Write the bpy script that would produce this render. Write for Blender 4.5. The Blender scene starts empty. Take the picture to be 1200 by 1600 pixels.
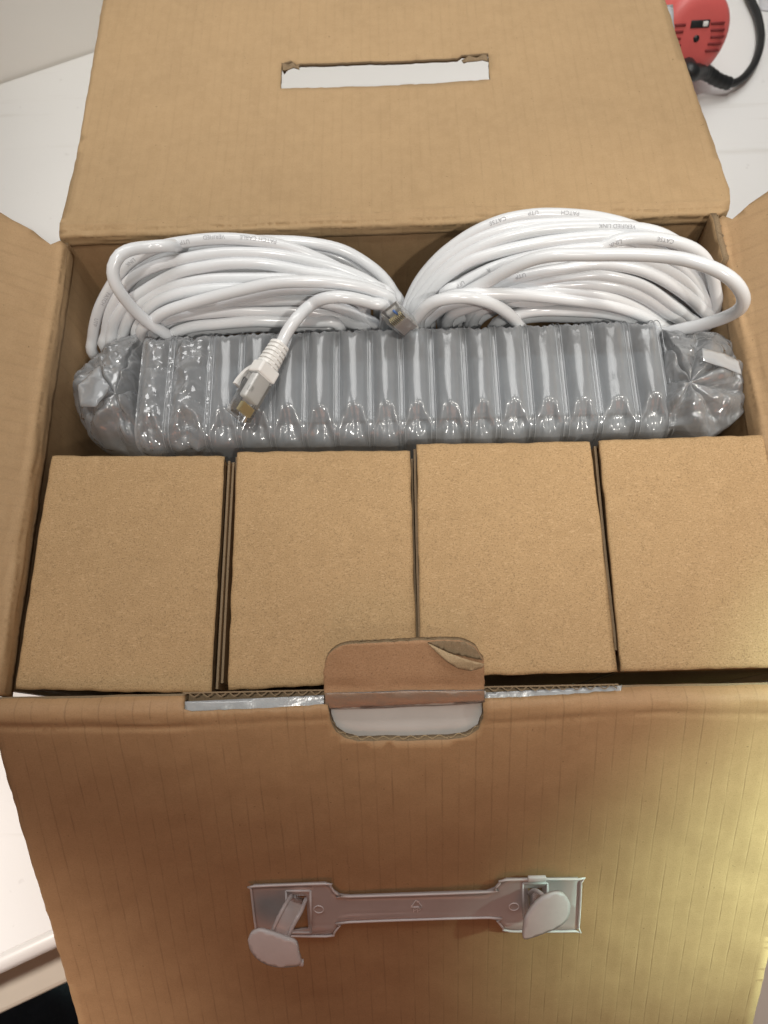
import bpy, bmesh, math, random
import numpy as np
from mathutils import Vector, Matrix, noise, geometry

random.seed(7)
SC = bpy.context.scene
COL = SC.collection
rad = math.radians

# ------------------------------------------------------------------ camera
F, CX, CY = 1110.0, 600.0, 800.0                       # focal length and centre of the 1200x1600 photograph
CAM = Vector((0.0040, -0.0258, 0.3489))
cam = bpy.data.cameras.new('camera')
cam_o = bpy.data.objects.new('camera', cam)
COL.objects.link(cam_o)
cam_o.location = CAM
cam_o.rotation_euler = (rad(18.2068), rad(1.816), rad(-0.9654))
cam.sensor_fit = 'VERTICAL'
cam.sensor_height = 36.0
cam.lens = F / 1600 * 36.0
cam.clip_start = 0.01
cam.clip_end = 50
cam.dof.use_dof = True
cam.dof.focus_distance = 0.375
cam.dof.aperture_fstop = 11.0
SC.camera = cam_o
ROT = cam_o.rotation_euler.to_matrix()

# ------------------------------------------------------------------ light
w = bpy.data.worlds.new('World')
SC.world = w
w.use_nodes = True
w.node_tree.nodes['Background'].inputs[0].default_value = (1.0, 0.96, 0.90, 1)
w.node_tree.nodes['Background'].inputs[1].default_value = 0.09


def lamp(name, kind, loc, target, energy, color, **kw):
    l = bpy.data.lights.new(name, kind)
    l.energy = energy
    l.color = color
    for k, v in kw.items():
        setattr(l, k, v)
    o = bpy.data.objects.new(name, l)
    COL.objects.link(o)
    o.location = loc
    d = Vector(target) - Vector(loc)
    o.rotation_euler = d.to_track_quat('-Z', 'Y').to_euler()
    return o


lamp('ceiling_light', 'SPOT', (-0.02, -0.04, 1.40), (0.05, 0.64, -0.05), 25, (1.0, 0.955, 0.88), spot_size=rad(53), spot_blend=0.15, shadow_soft_size=0.035)
lamp('front_lamp', 'SPOT', (0.36, -0.62, 1.12), (0.0, 0.34, 0.0), 19, (1.0, 0.955, 0.88), spot_size=rad(24), spot_blend=0.7, shadow_soft_size=0.03)
lamp('ceiling_panel', 'AREA', (0.0, 1.05, 1.5), (0.0, 0.5, 0), 6, (1.0, 0.99, 0.97), shape='RECTANGLE', size=1.7, size_y=0.6, spread=rad(120))
lamp('back_fill', 'SPOT', (0.0, 0.40, 1.4), (0.0, 0.74, -0.2), 14, (1.0, 0.985, 0.95), spot_size=rad(38), spot_blend=0.7, shadow_soft_size=0.05)  # added fill, brightens the rear worktop and lid; no known fixture
lamp('right_fill', 'SPOT', (0.85, 0.10, 0.95), (0.22, 0.15, 0.0), 21, (1.0, 0.95, 0.86), spot_size=rad(23), spot_blend=1.0, shadow_soft_size=0.05)  # added fill that makes the right-hand small boxes brighter
lamp('left_fill', 'SPOT', (-1.1, -0.3, 0.9), (-0.34, -0.15, -0.19), 56, (1.0, 0.93, 0.86), spot_size=rad(20), spot_blend=0.7, shadow_soft_size=0.05)  # added fill for the worktop at front left, no known source
lamp('greenish_lamp', 'SPOT', (0.95, 0.03, 0.55), (0.320, -0.030, -0.050), 190, (0.67, 1.0, 0.84), spot_size=rad(16), spot_blend=0.36, shadow_soft_size=0.05)
lamp('floor_fill', 'SPOT', (1.3, -0.6, 0.2), (0.62, -0.42, -0.95), 25, (1.0, 0.93, 0.86), spot_size=rad(30), spot_blend=0.7, shadow_soft_size=0.05)  # added spot that only brightens the floor at lower right
lamp('reddish_bounce', 'AREA', (0.03, -0.66, 0.30), (-0.0, -0.13, -0.10), 0.14, (1.0, 0.28, 0.08), shape='RECTANGLE', size=0.9, size_y=0.4, spread=rad(50))

SC.view_settings.view_transform = 'Standard'
SC.view_settings.look = 'None'
SC.view_settings.exposure = 0.31
SC.view_settings.gamma = 1.0
SC.cycles.transparent_max_bounces = 24
SC.cycles.max_bounces = 10


# ------------------------------------------------------------------ helpers
def hit(px, py, o, n):
    d = ROT @ Vector(((px - CX) / F, -(py - CY) / F, -1.0))
    o, n = Vector(o), Vector(n)
    return CAM + d * ((o - CAM).dot(n) / d.dot(n))


def on_z(px, py, z): return hit(px, py, (0, 0, z), (0, 0, 1))
def on_y(px, py, y): return hit(px, py, (0, y, 0), (0, 1, 0))


def empty(name, loc, label=None, cat=None, group=None, kind=None, parent=None):
    o = bpy.data.objects.new(name, None)
    COL.objects.link(o)
    o.location = loc
    o.empty_display_size = 0.02
    tag(o, label, cat, group, kind)
    if parent: o.parent = parent
    return o


def tag(o, label=None, cat=None, group=None, kind=None):
    if label: o['label'] = label
    if cat: o['category'] = cat
    if group: o['group'] = group
    if kind: o['kind'] = kind
    return o


def wloc(o):
    v = Vector((0, 0, 0))
    while o:
        v = v + o.location
        o = o.parent
    return v


def link_bm(name, bm, mats, parent=None, smooth=True, loc=None):
    """bm is in world coordinates; the object is linked under parent with the same world place"""
    me = bpy.data.meshes.new(name)
    base = Vector(loc) if loc is not None else (wloc(parent) if parent else Vector((0, 0, 0)))
    bmesh.ops.recalc_face_normals(bm, faces=bm.faces[:])
    for v in bm.verts: v.co -= base
    bm.to_mesh(me)
    bm.free()
    for m in (mats if isinstance(mats, (list, tuple)) else [mats]): me.materials.append(m)
    me.polygons.foreach_set('use_smooth', [smooth] * len(me.polygons))
    o = bpy.data.objects.new(name, me)
    COL.objects.link(o)
    if parent:
        o.parent = parent
        o.location = base - wloc(parent)
    else:
        o.location = base
    return o


def catmull(pts, step):
    P = [Vector(p) for p in pts]
    P = [P[0] * 2 - P[1]] + P + [P[-1] * 2 - P[-2]]
    out = []
    for i in range(1, len(P) - 2):
        a, b, c, d = P[i - 1], P[i], P[i + 1], P[i + 2]
        n = max(2, int((c - b).length / step))
        for k in range(n):
            t = k / n
            out.append(0.5 * ((2 * b) + (c - a) * t + (2 * a - 5 * b + 4 * c - d) * t * t + (3 * b - a - 3 * c + d) * t ** 3))
    out.append(P[-2])
    return out


def frames(path, up=Vector((0, -0.6, 0.8))):
    T = []
    for i in range(len(path)):
        t = path[min(i + 1, len(path) - 1)] - path[max(i - 1, 0)]
        T.append(t.normalized() if t.length > 1e-9 else Vector((1, 0, 0)))
    N = []
    n = up - T[0] * up.dot(T[0])
    if n.length < 1e-4: n = T[0].orthogonal()
    n.normalize()
    for t in T:
        n = n - t * n.dot(t)
        n.normalize()
        N.append(n.copy())
    return T, N, [t.cross(n) for t, n in zip(T, N)]


def tube(bm, path, r, seg=10, cap=True, up=Vector((0, -0.6, 0.8)), mi=0):
    T, N, B = frames(path, up)
    rings = []
    for i, p in enumerate(path):
        rr = r(i / (len(path) - 1)) if callable(r) else r
        rings.append([bm.verts.new(p + (N[i] * math.cos(2 * math.pi * k / seg) + B[i] * math.sin(2 * math.pi * k / seg)) * rr) for k in range(seg)])
    for a, b in zip(rings, rings[1:]):
        for k in range(seg):
            f = bm.faces.new((a[k], a[(k + 1) % seg], b[(k + 1) % seg], b[k]))
            f.material_index = mi
    if cap:
        bm.faces.new(rings[0][::-1]).material_index = mi
        bm.faces.new(rings[-1]).material_index = mi


def box(bm, c, size, rot=None, bevel=0.0, mi=0, seg=2):
    m = Matrix.Translation(c) @ (rot.to_4x4() if rot else Matrix()) @ Matrix.Diagonal((size[0], size[1], size[2], 1))
    r = bmesh.ops.create_cube(bm, size=1.0, matrix=m)
    vs = r['verts']
    fs = list({f for v in vs for f in v.link_faces})
    for f in fs: f.material_index = mi
    if bevel > 0:
        es = list({e for v in vs for e in v.link_edges})
        bmesh.ops.bevel(bm, geom=es, offset=bevel, segments=seg, profile=0.5, affect='EDGES')


def inside(p, poly):
    x, y = p
    c = False
    n = len(poly)
    for i in range(n):
        x1, y1 = poly[i]
        x2, y2 = poly[(i + 1) % n]
        if (y1 > y) != (y2 > y) and x < (x2 - x1) * (y - y1) / (y2 - y1) + x1: c = not c
    return c


def densify(poly, step):
    out = []
    for i in range(len(poly)):
        a, b = Vector(poly[i]), Vector(poly[(i + 1) % len(poly)])
        n = max(1, int((b - a).length / step))
        for k in range(n): out.append(tuple(a + (b - a) * (k / n)))
    return out


def sheet(outline, holes, fn, thick, spacing=0.006, ragged=0.0, bmo=None, extra=()):
    """a board: flat outline with holes, bent by fn(u, v) -> (point, normal); thickness goes against the normal"""
    loops = [densify(outline, spacing)] + [densify(h, min(spacing, 0.003)) for h in holes]
    if ragged:
        for L in loops:
            for i, p in enumerate(L):
                q = Vector((p[0] * 400, p[1] * 400, 3.3))
                L[i] = (p[0] + ragged * noise.noise(q), p[1] + ragged * noise.noise(q + Vector((9, 9, 9))))
    verts, edges = [], []
    for L in loops:
        b = len(verts)
        verts += [Vector(p) for p in L]
        edges += [(b + i, b + (i + 1) % len(L)) for i in range(len(L))]
    xs = [p[0] for p in loops[0]]
    ys = [p[1] for p in loops[0]]
    x = min(xs) + spacing * 0.5
    allp = []
    while x < max(xs):
        y = min(ys) + spacing * 0.5
        while y < max(ys):
            allp.append((x, y))
            y += spacing
        x += spacing
    allp += list(extra)
    A = np.array([v[:] for v in verts])
    for p in allp:
        if np.min(np.hypot(A[:, 0] - p[0], A[:, 1] - p[1])) < spacing * 0.45: continue
        if inside(p, loops[0]) and not any(inside(p, h) for h in loops[1:]): verts.append(Vector(p))
    vs, es, fs, _, _, _ = geometry.delaunay_2d_cdt(verts, edges, [], 0, 1e-7)
    bm = bmo if bmo is not None else bmesh.new()
    top, bot = [], []
    for v in vs:
        p, n = fn(v[0], v[1])
        p, n = Vector(p), Vector(n)
        top.append(bm.verts.new(p))
        bot.append(bm.verts.new(p - n * thick))
    cnt = {}
    for f in fs:
        c = ((vs[f[0]][0] + vs[f[1]][0] + vs[f[2]][0]) / 3, (vs[f[0]][1] + vs[f[1]][1] + vs[f[2]][1]) / 3)
        if not inside(c, loops[0]) or any(inside(c, h) for h in loops[1:]): continue
        bm.faces.new([top[i] for i in f])
        bm.faces.new([bot[i] for i in reversed(f)])
        for i in range(3):
            e = (f[i], f[(i + 1) % 3])
            k = tuple(sorted(e))
            cnt.setdefault(k, []).append(e)
    for k, l in cnt.items():
        if len(l) == 1:
            a, b = l[0]
            f = bm.faces.new((top[b], top[a], bot[a], bot[b]))
            f.material_index = 1
    loose = [v for v in top + bot if not v.link_faces]
    for v in loose: bm.verts.remove(v)
    return bm


def flute(bm, a, b, nrm, out, thick, pitch=0.0062, mi=0):
    """the wavy paper seen in a cut edge of corrugated board, between two points"""
    a, b, nrm, out = Vector(a), Vector(b), Vector(nrm).normalized(), Vector(out).normalized()
    L = (b - a).length
    n = max(4, int(L / pitch * 8))
    prev = None
    for i in range(n + 1):
        t = i / n
        c = a + (b - a) * t + nrm * (math.sin(t * L / pitch * 2 * math.pi) * (thick * 0.30))
        h = nrm * 0.00028
        q = [bm.verts.new(c - h), bm.verts.new(c + h), bm.verts.new(c + h + out * 0.0004), bm.verts.new(c - h + out * 0.0004)]
        if prev:
            for k in range(4):
                bm.faces.new((prev[k], prev[(k + 1) % 4], q[(k + 1) % 4], q[k])).material_index = mi
        prev = q


def hull_poly(px_list, o, n, ax, ay):
    """pixels of the photograph -> 2D coordinates (ax, ay) on the plane (o, n)"""
    o = Vector(o)
    return [((hit(x, y, o, n) - o).dot(ax), (hit(x, y, o, n) - o).dot(ay)) for x, y in px_list]


# ------------------------------------------------------------------ materials
class NT:
    def __init__(s, name):
        s.m = bpy.data.materials.new(name)
        s.m.use_nodes = True
        s.t = s.m.node_tree
        s.t.nodes.clear()
        s.out = s.n('ShaderNodeOutputMaterial')

    def n(s, kind, **kw):
        nd = s.t.nodes.new(kind)
        for k, v in kw.items():
            if k.startswith('i_'):
                key = k[2:]
                nd.inputs[int(key) if key.isdigit() else key.replace('_', ' ')].default_value = v
            else:
                setattr(nd, k, v)
        return nd

    def l(s, a, b): s.t.links.new(a, b)

    def math(s, op, a, b=None, c=None):
        nd = s.n('ShaderNodeMath', operation=op)
        for i, v in enumerate((a, b, c)):
            if v is None: continue
            if isinstance(v, (int, float)): nd.inputs[i].default_value = v
            else: s.l(v, nd.inputs[i])
        return nd.outputs[0]

    def noise(s, vec, scale, detail=3, rough=0.6):
        nd = s.n('ShaderNodeTexNoise')
        nd.inputs['Scale'].default_value = scale
        nd.inputs['Detail'].default_value = detail
        nd.inputs['Roughness'].default_value = rough
        if vec is not None: s.l(vec, nd.inputs['Vector'])
        return nd.outputs['Fac']

    def ramp(s, fac, stops):
        nd = s.n('ShaderNodeValToRGB')
        e = nd.color_ramp.elements
        while len(e) < len(stops): e.new(0.5)
        for el, (p, c) in zip(e, stops):
            el.position = p
            el.color = (c[0], c[1], c[2], 1) if isinstance(c, (tuple, list)) else (c, c, c, 1)
        s.l(fac, nd.inputs[0])
        return nd.outputs[0]

    def mix(s, fac, a, b, blend='MIX'):
        nd = s.n('ShaderNodeMix', data_type='RGBA', blend_type=blend)
        for sock, v in ((nd.inputs[0], fac), (nd.inputs[6], a), (nd.inputs[7], b)):
            if isinstance(v, (int, float)): sock.default_value = v
            elif isinstance(v, (tuple, list)): sock.default_value = (*v[:3], 1)
            else: s.l(v, sock)
        return nd.outputs[2]


def kraft(name, base, lines=0.0, axis=0, pitch=0.0083, fleck=0.5, rough=0.75, wide=0.10, spec=0.25):
    t = NT(name)
    tc = t.n('ShaderNodeTexCoord').outputs['Object']
    big = t.noise(tc, 16, 4)
    med = t.noise(tc, 130, 3)
    fine = t.noise(tc, 1500, 2, 0.7)
    mp = t.n('ShaderNodeMapping')
    t.l(tc, mp.inputs[0])
    mp.inputs['Scale'].default_value = (300, 900, 900)
    mp.inputs['Rotation'].default_value = (0, 0, 0.35)
    fib = t.noise(mp.outputs[0], 1.6, 3, 0.75)
    col = t.mix(big, tuple(c * 0.86 for c in base), tuple(c * 1.12 for c in base))
    mps = t.n('ShaderNodeMapping')
    t.l(tc, mps.inputs[0])
    mps.inputs['Scale'].default_value = (9, 60, 30)
    mps.inputs['Rotation'].default_value = (0.2, 0.1, -0.5)
    scf = t.ramp(t.noise(mps.outputs[0], 1.4, 5, 0.7), [(0.60, 0), (0.78, 1)])
    col = t.mix(t.math('MULTIPLY', scf, 0.35), col, tuple(min(1, c * k) for c, k in zip(base, (1.22, 1.24, 1.28))))
    col = t.mix(t.math('MULTIPLY', t.ramp(med, [(0.35, 0), (0.68, 1)]), 0.50), col, tuple(min(1, c * k) for c, k in zip(base, (1.14, 1.16, 1.2))))
    col = t.mix(t.math('MULTIPLY', t.ramp(fine, [(0.35, 1), (0.5, 0)]), 0.85 * fleck), col, tuple(c * 0.60 for c in base))
    col = t.mix(t.math('MULTIPLY', t.ramp(fib, [(0.55, 0), (0.66, 1)]), 0.8 * fleck), col, tuple(min(1, c * k) for c, k in zip(base, (1.3, 1.36, 1.5))))
    spk = t.noise(tc, 520, 1, 0.5)
    col = t.mix(t.math('MULTIPLY', t.ramp(spk, [(0.765, 0), (0.80, 1)]), 0.6), col, tuple(c * 0.4 for c in base))
    h = t.math('ADD', t.math('MULTIPLY', fine, 0.00006), t.math('MULTIPLY', med, 0.00008))
    if lines:
        sep = t.n('ShaderNodeSeparateXYZ')
        t.l(tc, sep.inputs[0])
        wob = t.math('MULTIPLY', t.math('SUBTRACT', t.noise(tc, 28, 2), 0.5), 0.0009)
        c = t.math('DIVIDE', t.math('ADD', sep.outputs[axis], wob), pitch)
        fr = t.math('FRACT', c)
        d = t.math('ABSOLUTE', t.math('SUBTRACT', fr, 0.5))
        ln = t.ramp(d, [(0.0, 1), (wide, 0)])
        mp2 = t.n('ShaderNodeMapping')
        t.l(tc, mp2.inputs[0])
        sc = [45, 45, 45]
        sc[axis] = 300
        mp2.inputs['Scale'].default_value = sc
        br = t.ramp(t.noise(mp2.outputs[0], 1.0, 2), [(0.36, 0.10), (0.66, 1)])
        lm = t.math('MULTIPLY', ln, br)
        col = t.mix(t.math('MULTIPLY', lm, lines), col, tuple(c * 0.55 for c in base))
        wave = t.math('MULTIPLY', t.math('SINE', t.math('MULTIPLY', c, 2 * math.pi)), 0.00003)
        h = t.math('SUBTRACT', t.math('ADD', h, wave), t.math('MULTIPLY', lm, 0.00011))
    bp = t.n('ShaderNodeBump')
    bp.inputs['Strength'].default_value = 0.8
    bp.inputs['Distance'].default_value = 1.0
    t.l(h, bp.inputs['Height'])
    p = t.n('ShaderNodeBsdfPrincipled')
    t.l(col, p.inputs['Base Color'])
    p.inputs['Roughness'].default_value = rough
    p.inputs['Specular IOR Level'].default_value = spec
    t.l(bp.outputs[0], p.inputs['Normal'])
    t.l(p.outputs[0], t.out.inputs[0])
    return t.m


def plain(name, col, rough=0.5, spec=0.5, metal=0.0, var=0.06, scale=60, bump=0.0, coat=0.0, sss=0.0):
    t = NT(name)
    tc = t.n('ShaderNodeTexCoord').outputs['Object']
    nz = t.noise(tc, scale, 4)
    c = t.mix(nz, tuple(x * (1 - var) for x in col), tuple(min(1, x * (1 + var)) for x in col))
    p = t.n('ShaderNodeBsdfPrincipled')
    t.l(c, p.inputs['Base Color'])
    rr = t.math('ADD', t.math('MULTIPLY', t.noise(tc, scale * 2.3, 3), 0.16), rough - 0.08)
    t.l(rr, p.inputs['Roughness'])
    p.inputs['Specular IOR Level'].default_value = spec
    p.inputs['Metallic'].default_value = metal
    p.inputs['Coat Weight'].default_value = coat
    if sss:
        p.inputs['Subsurface Weight'].default_value = sss
        p.inputs['Subsurface Radius'].default_value = (0.003, 0.003, 0.003)
    if bump:
        b = t.n('ShaderNodeBump')
        b.inputs['Distance'].default_value = bump
        t.l(t.noise(tc, scale * 4, 4), b.inputs['Height'])
        t.l(b.outputs[0], p.inputs['Normal'])
    t.l(p.outputs[0], t.out.inputs[0])
    return t.m


def film(name, milk, edge, tint=(0.86, 0.88, 0.9), gloss=0.10, rough=0.08, bump=0.0006, scale=70, white=0.8, sheen=0.0, crease=0.0, hue=(0.965, 1.0, 1.04)):
    """thin plastic: mostly see-through, milky, glossy, denser where it is seen edge-on"""
    t = NT(name)
    tc = t.n('ShaderNodeTexCoord').outputs['Object']
    b = t.n('ShaderNodeBump')
    b.inputs['Distance'].default_value = bump
    b.inputs['Strength'].default_value = 1.0
    hgt = t.noise(tc, scale, 3, 0.5)
    if crease:
        wv = t.n('ShaderNodeMix', data_type='RGBA')
        nz3 = t.n('ShaderNodeTexNoise')
        nz3.inputs['Scale'].default_value = 40
        t.l(tc, nz3.inputs['Vector'])
        wv.inputs[0].default_value = 0.03
        t.l(tc, wv.inputs[6])
        t.l(nz3.outputs['Color'], wv.inputs[7])
        vo = t.n('ShaderNodeTexVoronoi', feature='DISTANCE_TO_EDGE')
        vo.inputs['Scale'].default_value = 75
        t.l(wv.outputs[2], vo.inputs['Vector'])
        hgt = t.math('ADD', hgt, t.math('MULTIPLY', t.math('MINIMUM', vo.outputs[0], 0.5), crease))
    t.l(hgt, b.inputs['Height'])
    lw = t.n('ShaderNodeLayerWeight')
    lw.inputs[0].default_value = 0.35
    t.l(b.outputs[0], lw.inputs['Normal'])
    fac = t.math('ADD', t.math('MULTIPLY', t.math('POWER', lw.outputs['Facing'], 2.2), edge), milk)
    fac = t.math('MULTIPLY', fac, t.math('ADD', 0.75, t.math('MULTIPLY', t.noise(tc, 35, 4), 0.5)))
    tr = t.n('ShaderNodeBsdfTransparent')
    tr.inputs[0].default_value = (*tint, 1)
    df = t.n('ShaderNodeBsdfDiffuse')
    df.inputs[0].default_value = (*(min(1, white * c_) for c_ in hue), 1)
    tl = t.n('ShaderNodeBsdfTranslucent')
    tl.inputs[0].default_value = (*(min(1, white * c_) for c_ in hue), 1)
    m0 = t.n('ShaderNodeMixShader')
    m0.inputs[0].default_value = 0.30
    t.l(df.outputs[0], m0.inputs[1])
    t.l(tl.outputs[0], m0.inputs[2])
    m1 = t.n('ShaderNodeMixShader')
    t.l(fac, m1.inputs[0])
    t.l(tr.outputs[0], m1.inputs[1])
    t.l(m0.outputs[0], m1.inputs[2])
    gl = t.n('ShaderNodeBsdfGlossy')
    gl.inputs['Roughness'].default_value = rough
    t.l(b.outputs[0], gl.inputs['Normal'])
    fr = t.n('ShaderNodeFresnel')
    fr.inputs[0].default_value = 1.45
    t.l(b.outputs[0], fr.inputs['Normal'])
    m2 = t.n('ShaderNodeMixShader')
    t.l(t.math('ADD', fr.outputs[0], gloss), m2.inputs[0])
    t.l(m1.outputs[0], m2.inputs[1])
    t.l(gl.outputs[0], m2.inputs[2])
    g2 = t.n('ShaderNodeBsdfGlossy')
    g2.inputs['Roughness'].default_value = 0.36
    m3 = t.n('ShaderNodeMixShader')
    m3.inputs[0].default_value = sheen
    t.l(m2.outputs[0], m3.inputs[1])
    t.l(g2.outputs[0], m3.inputs[2])
    t.l(m3.outputs[0], t.out.inputs[0])
    return t.m


KB = (0.405, 0.264, 0.132)
M = {}
M['lid'] = kraft('kraft_lid', (0.380, 0.256, 0.136), lines=0.13, axis=0, pitch=0.0062, fleck=0.25, wide=0.16)
M['flap'] = kraft('kraft_front_flap', (0.385, 0.228, 0.112), lines=0.50, axis=0, pitch=0.0083, fleck=0.35, wide=0.07, rough=0.6, spec=0.35)
M['side'] = kraft('kraft_side', (0.40, 0.262, 0.14), lines=0.18, axis=1, pitch=0.0068, fleck=0.3, wide=0.2)
M['wall'] = kraft('kraft_wall', (0.38, 0.245, 0.128), lines=0.16, axis=0, pitch=0.0075, fleck=0.3, wide=0.15)
M['small'] = kraft('kraft_small_box', KB, fleck=1.0)
M['edge'] = kraft('cut_board_edge', (0.22, 0.155, 0.09), fleck=0.6)
M['tab'] = kraft('kraft_tab', (0.36, 0.205, 0.108), fleck=0.7)
M['paper'] = kraft('torn_paper', (0.40, 0.29, 0.17), fleck=0.8)
M['white_pvc'] = plain('white_pvc', (0.70, 0.715, 0.735), rough=0.20, spec=0.5, var=0.02, scale=30)
M['white_matt'] = plain('white_rubber', (0.80, 0.79, 0.77), rough=0.42, var=0.03)
M['ink'] = plain('grey_ink', (0.36, 0.36, 0.38), rough=0.6, var=0.2, scale=700)
M['film'] = film('air_film', 0.31, 0.50, bump=0.0005, sheen=0.035, rough=0.13, gloss=0.015, tint=(0.84, 0.88, 0.91), white=0.84)
M['film_end'] = film('air_film_folded', 0.30, 0.60, bump=0.0022, scale=55, tint=(0.88, 0.885, 0.89), sheen=0.04, gloss=0.08, crease=1.8)
M['tape'] = film('clear_tape', 0.50, 0.30, tint=(0.92, 0.9, 0.87), bump=0.0006, scale=120, gloss=0.05, rough=0.2)
M['seam'] = film('film_seam', 0.42, 0.3, bump=0.0002, gloss=0.02)
M['backing'] = plain('matt_backing', (0.56, 0.54, 0.51), rough=0.65, var=0.12, scale=40)
M['tab_tape'] = film('clear_tape_on_tab', 0.05, 0.25, tint=(0.95, 0.93, 0.9), bump=0.0006, scale=150, gloss=0.0, rough=0.3)
M['sticker'] = film('white_sticker', 0.72, 0.2, bump=0.0004)
M['clear'] = film('clear_plug_plastic', 0.05, 0.40, tint=(1.0, 1.0, 1.0), gloss=0.02, rough=0.05, bump=0.0001)
M['handle'] = film('milky_polypropylene', 0.50, 0.40, tint=(0.95, 0.89, 0.87), gloss=0.0, rough=0.25, bump=0.0002, white=0.9, hue=(1.08, 0.97, 0.95))
M['knob'] = film('milky_polypropylene_thick', 0.85, 0.15, tint=(0.95, 0.9, 0.88), gloss=0.0, rough=0.3, bump=0.0002, white=0.93, hue=(1.05, 0.98, 0.97))
M['gold'] = plain('gold_contact', (0.95, 0.78, 0.42), rough=0.35, metal=0.7, var=0.1)
M['blue'] = plain('blue_wire', (0.08, 0.16, 0.38), rough=0.5)
M['device'] = plain('dark_device', (0.10, 0.112, 0.125), rough=0.5, var=0.15)
M['red'] = plain('red_plastic', (0.66, 0.12, 0.11), rough=0.42, var=0.08, scale=40)
M['darkred'] = plain('slot_red', (0.20, 0.02, 0.02), rough=0.6)
M['black'] = plain('black_rubber', (0.012, 0.013, 0.014), rough=0.45, var=0.3)
M['darkfab'] = plain('dark_fabric', (0.030, 0.032, 0.042), rough=0.9, var=0.7, scale=18, bump=0.004)
M['wallpaint'] = plain('wall_paint', (0.85, 0.82, 0.77), rough=0.7, var=0.05, scale=5)
M['beige'] = plain('beige_edging', (0.60, 0.52, 0.42), rough=0.6, var=0.1, scale=20)
M['trim'] = plain('white_trim', (0.80, 0.78, 0.75), rough=0.35, var=0.03, scale=20)


def table_mat():
    t = NT('white_tabletop')
    tc = t.n('ShaderNodeTexCoord').outputs['Object']
    c = t.mix(t.noise(tc, 6, 5), (0.78, 0.775, 0.76), (0.83, 0.825, 0.81))
    mp = t.n('ShaderNodeMapping')
    t.l(tc, mp.inputs[0])
    mp.inputs['Rotation'].default_value = (0, 0, 0.3)
    mp.inputs['Scale'].default_value = (3, 60, 1)
    s = t.ramp(t.noise(mp.outputs[0], 1.3, 5), [(0.60, 0), (0.72, 1)])
    c = t.mix(t.math('MULTIPLY', s, 0.35), c, (0.58, 0.55, 0.5))
    sp = t.ramp(t.noise(tc, 90, 2), [(0.70, 0), (0.76, 1)])
    c = t.mix(t.math('MULTIPLY', sp, 0.3), c, (0.5, 0.48, 0.46))
    p = t.n('ShaderNodeBsdfPrincipled')
    t.l(c, p.inputs['Base Color'])
    p.inputs['Roughness'].default_value = 0.45
    t.l(p.outputs[0], t.out.inputs[0])
    return t.m


def floor_mat():
    t = NT('floor_boards')
    tc = t.n('ShaderNodeTexCoord').outputs['Object']
    mp = t.n('ShaderNodeMapping')
    t.l(tc, mp.inputs[0])
    mp.inputs['Scale'].default_value = (14, 2, 1)
    c = t.mix(t.noise(mp.outputs[0], 2.0, 6), (0.44, 0.34, 0.27), (0.62, 0.50, 0.42))
    p = t.n('ShaderNodeBsdfPrincipled')
    t.l(c, p.inputs['Base Color'])
    p.inputs['Roughness'].default_value = 0.5
    t.l(p.outputs[0], t.out.inputs[0])
    return t.m


# ------------------------------------------------------------------ setting: wall, floor, table
ZT = -0.20                                              # table top
YAW = rad(22.6)
TX, TY = Vector((math.cos(YAW), math.sin(YAW), 0)), Vector((-math.sin(YAW), math.cos(YAW), 0))
EDGE = on_z(0, 1500, ZT)
BACK = on_z(0, 128, ZT)
e0, b0 = EDGE.dot(TY), BACK.dot(TY)


def tp(a, b, z): return TX * a + TY * b + Vector((0, 0, z))


ROTT = Matrix.Rotation(YAW, 3, 'Z')
tab = empty('table', tp(0, (e0 + b0) / 2, ZT - 0.75), 'white worktop with a beige front edge, carrying the open carton', 'table')
bm = bmesh.new()
box(bm, tp(0.1, (e0 + b0) / 2, ZT - 0.006), (2.6, b0 - e0 - 0.004, 0.012), ROTT, 0.002)
link_bm('tabletop', bm, table_mat(), tab, smooth=False)
bm = bmesh.new()
tube(bm, [tp(a, e0 - 0.001, ZT - 0.006) for a in (-1.2, 0, 1.4)], 0.0075, 12)
link_bm('edge_trim', bm, M['trim'], tab)
bm = bmesh.new()
box(bm, tp(0.1, e0 + 0.016, ZT - 0.044), (2.6, 0.02, 0.060), ROTT, 0.002)
link_bm('apron', bm, M['beige'], tab, smooth=False)
bm = bmesh.new()
box(bm, tp(0.1, e0 - 0.006, ZT - 0.085), (2.6, 0.063, 0.018), ROTT, 0.003)
link_bm('ledge', bm, M['beige'], tab, smooth=False)
for a in (-1.0, 1.1):
    for b in (e0 + 0.06, b0 - 0.06):
        bm = bmesh.new()
        box(bm, tp(a, b, ZT - 0.385), (0.05, 0.05, 0.73), ROTT, 0.003)
        link_bm('leg', bm, M['beige'], tab, smooth=False)
bm = bmesh.new()
box(bm, tp(0.1, b0 + 0.03, -0.25), (5, 0.06, 1.4), ROTT)  # top kept low so the ceiling panel behind can reflect in the wrap
tag(link_bm('wall', bm, M['wallpaint'], None, smooth=False), 'cream painted wall behind the worktop', kind='structure')
bm = bmesh.new()
box(bm, (0, 0, ZT - 0.78), (6, 6, 0.06))
tag(link_bm('floor', bm, floor_mat(), None, smooth=False), 'pinkish beige floor below the worktop', kind='structure')

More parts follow.
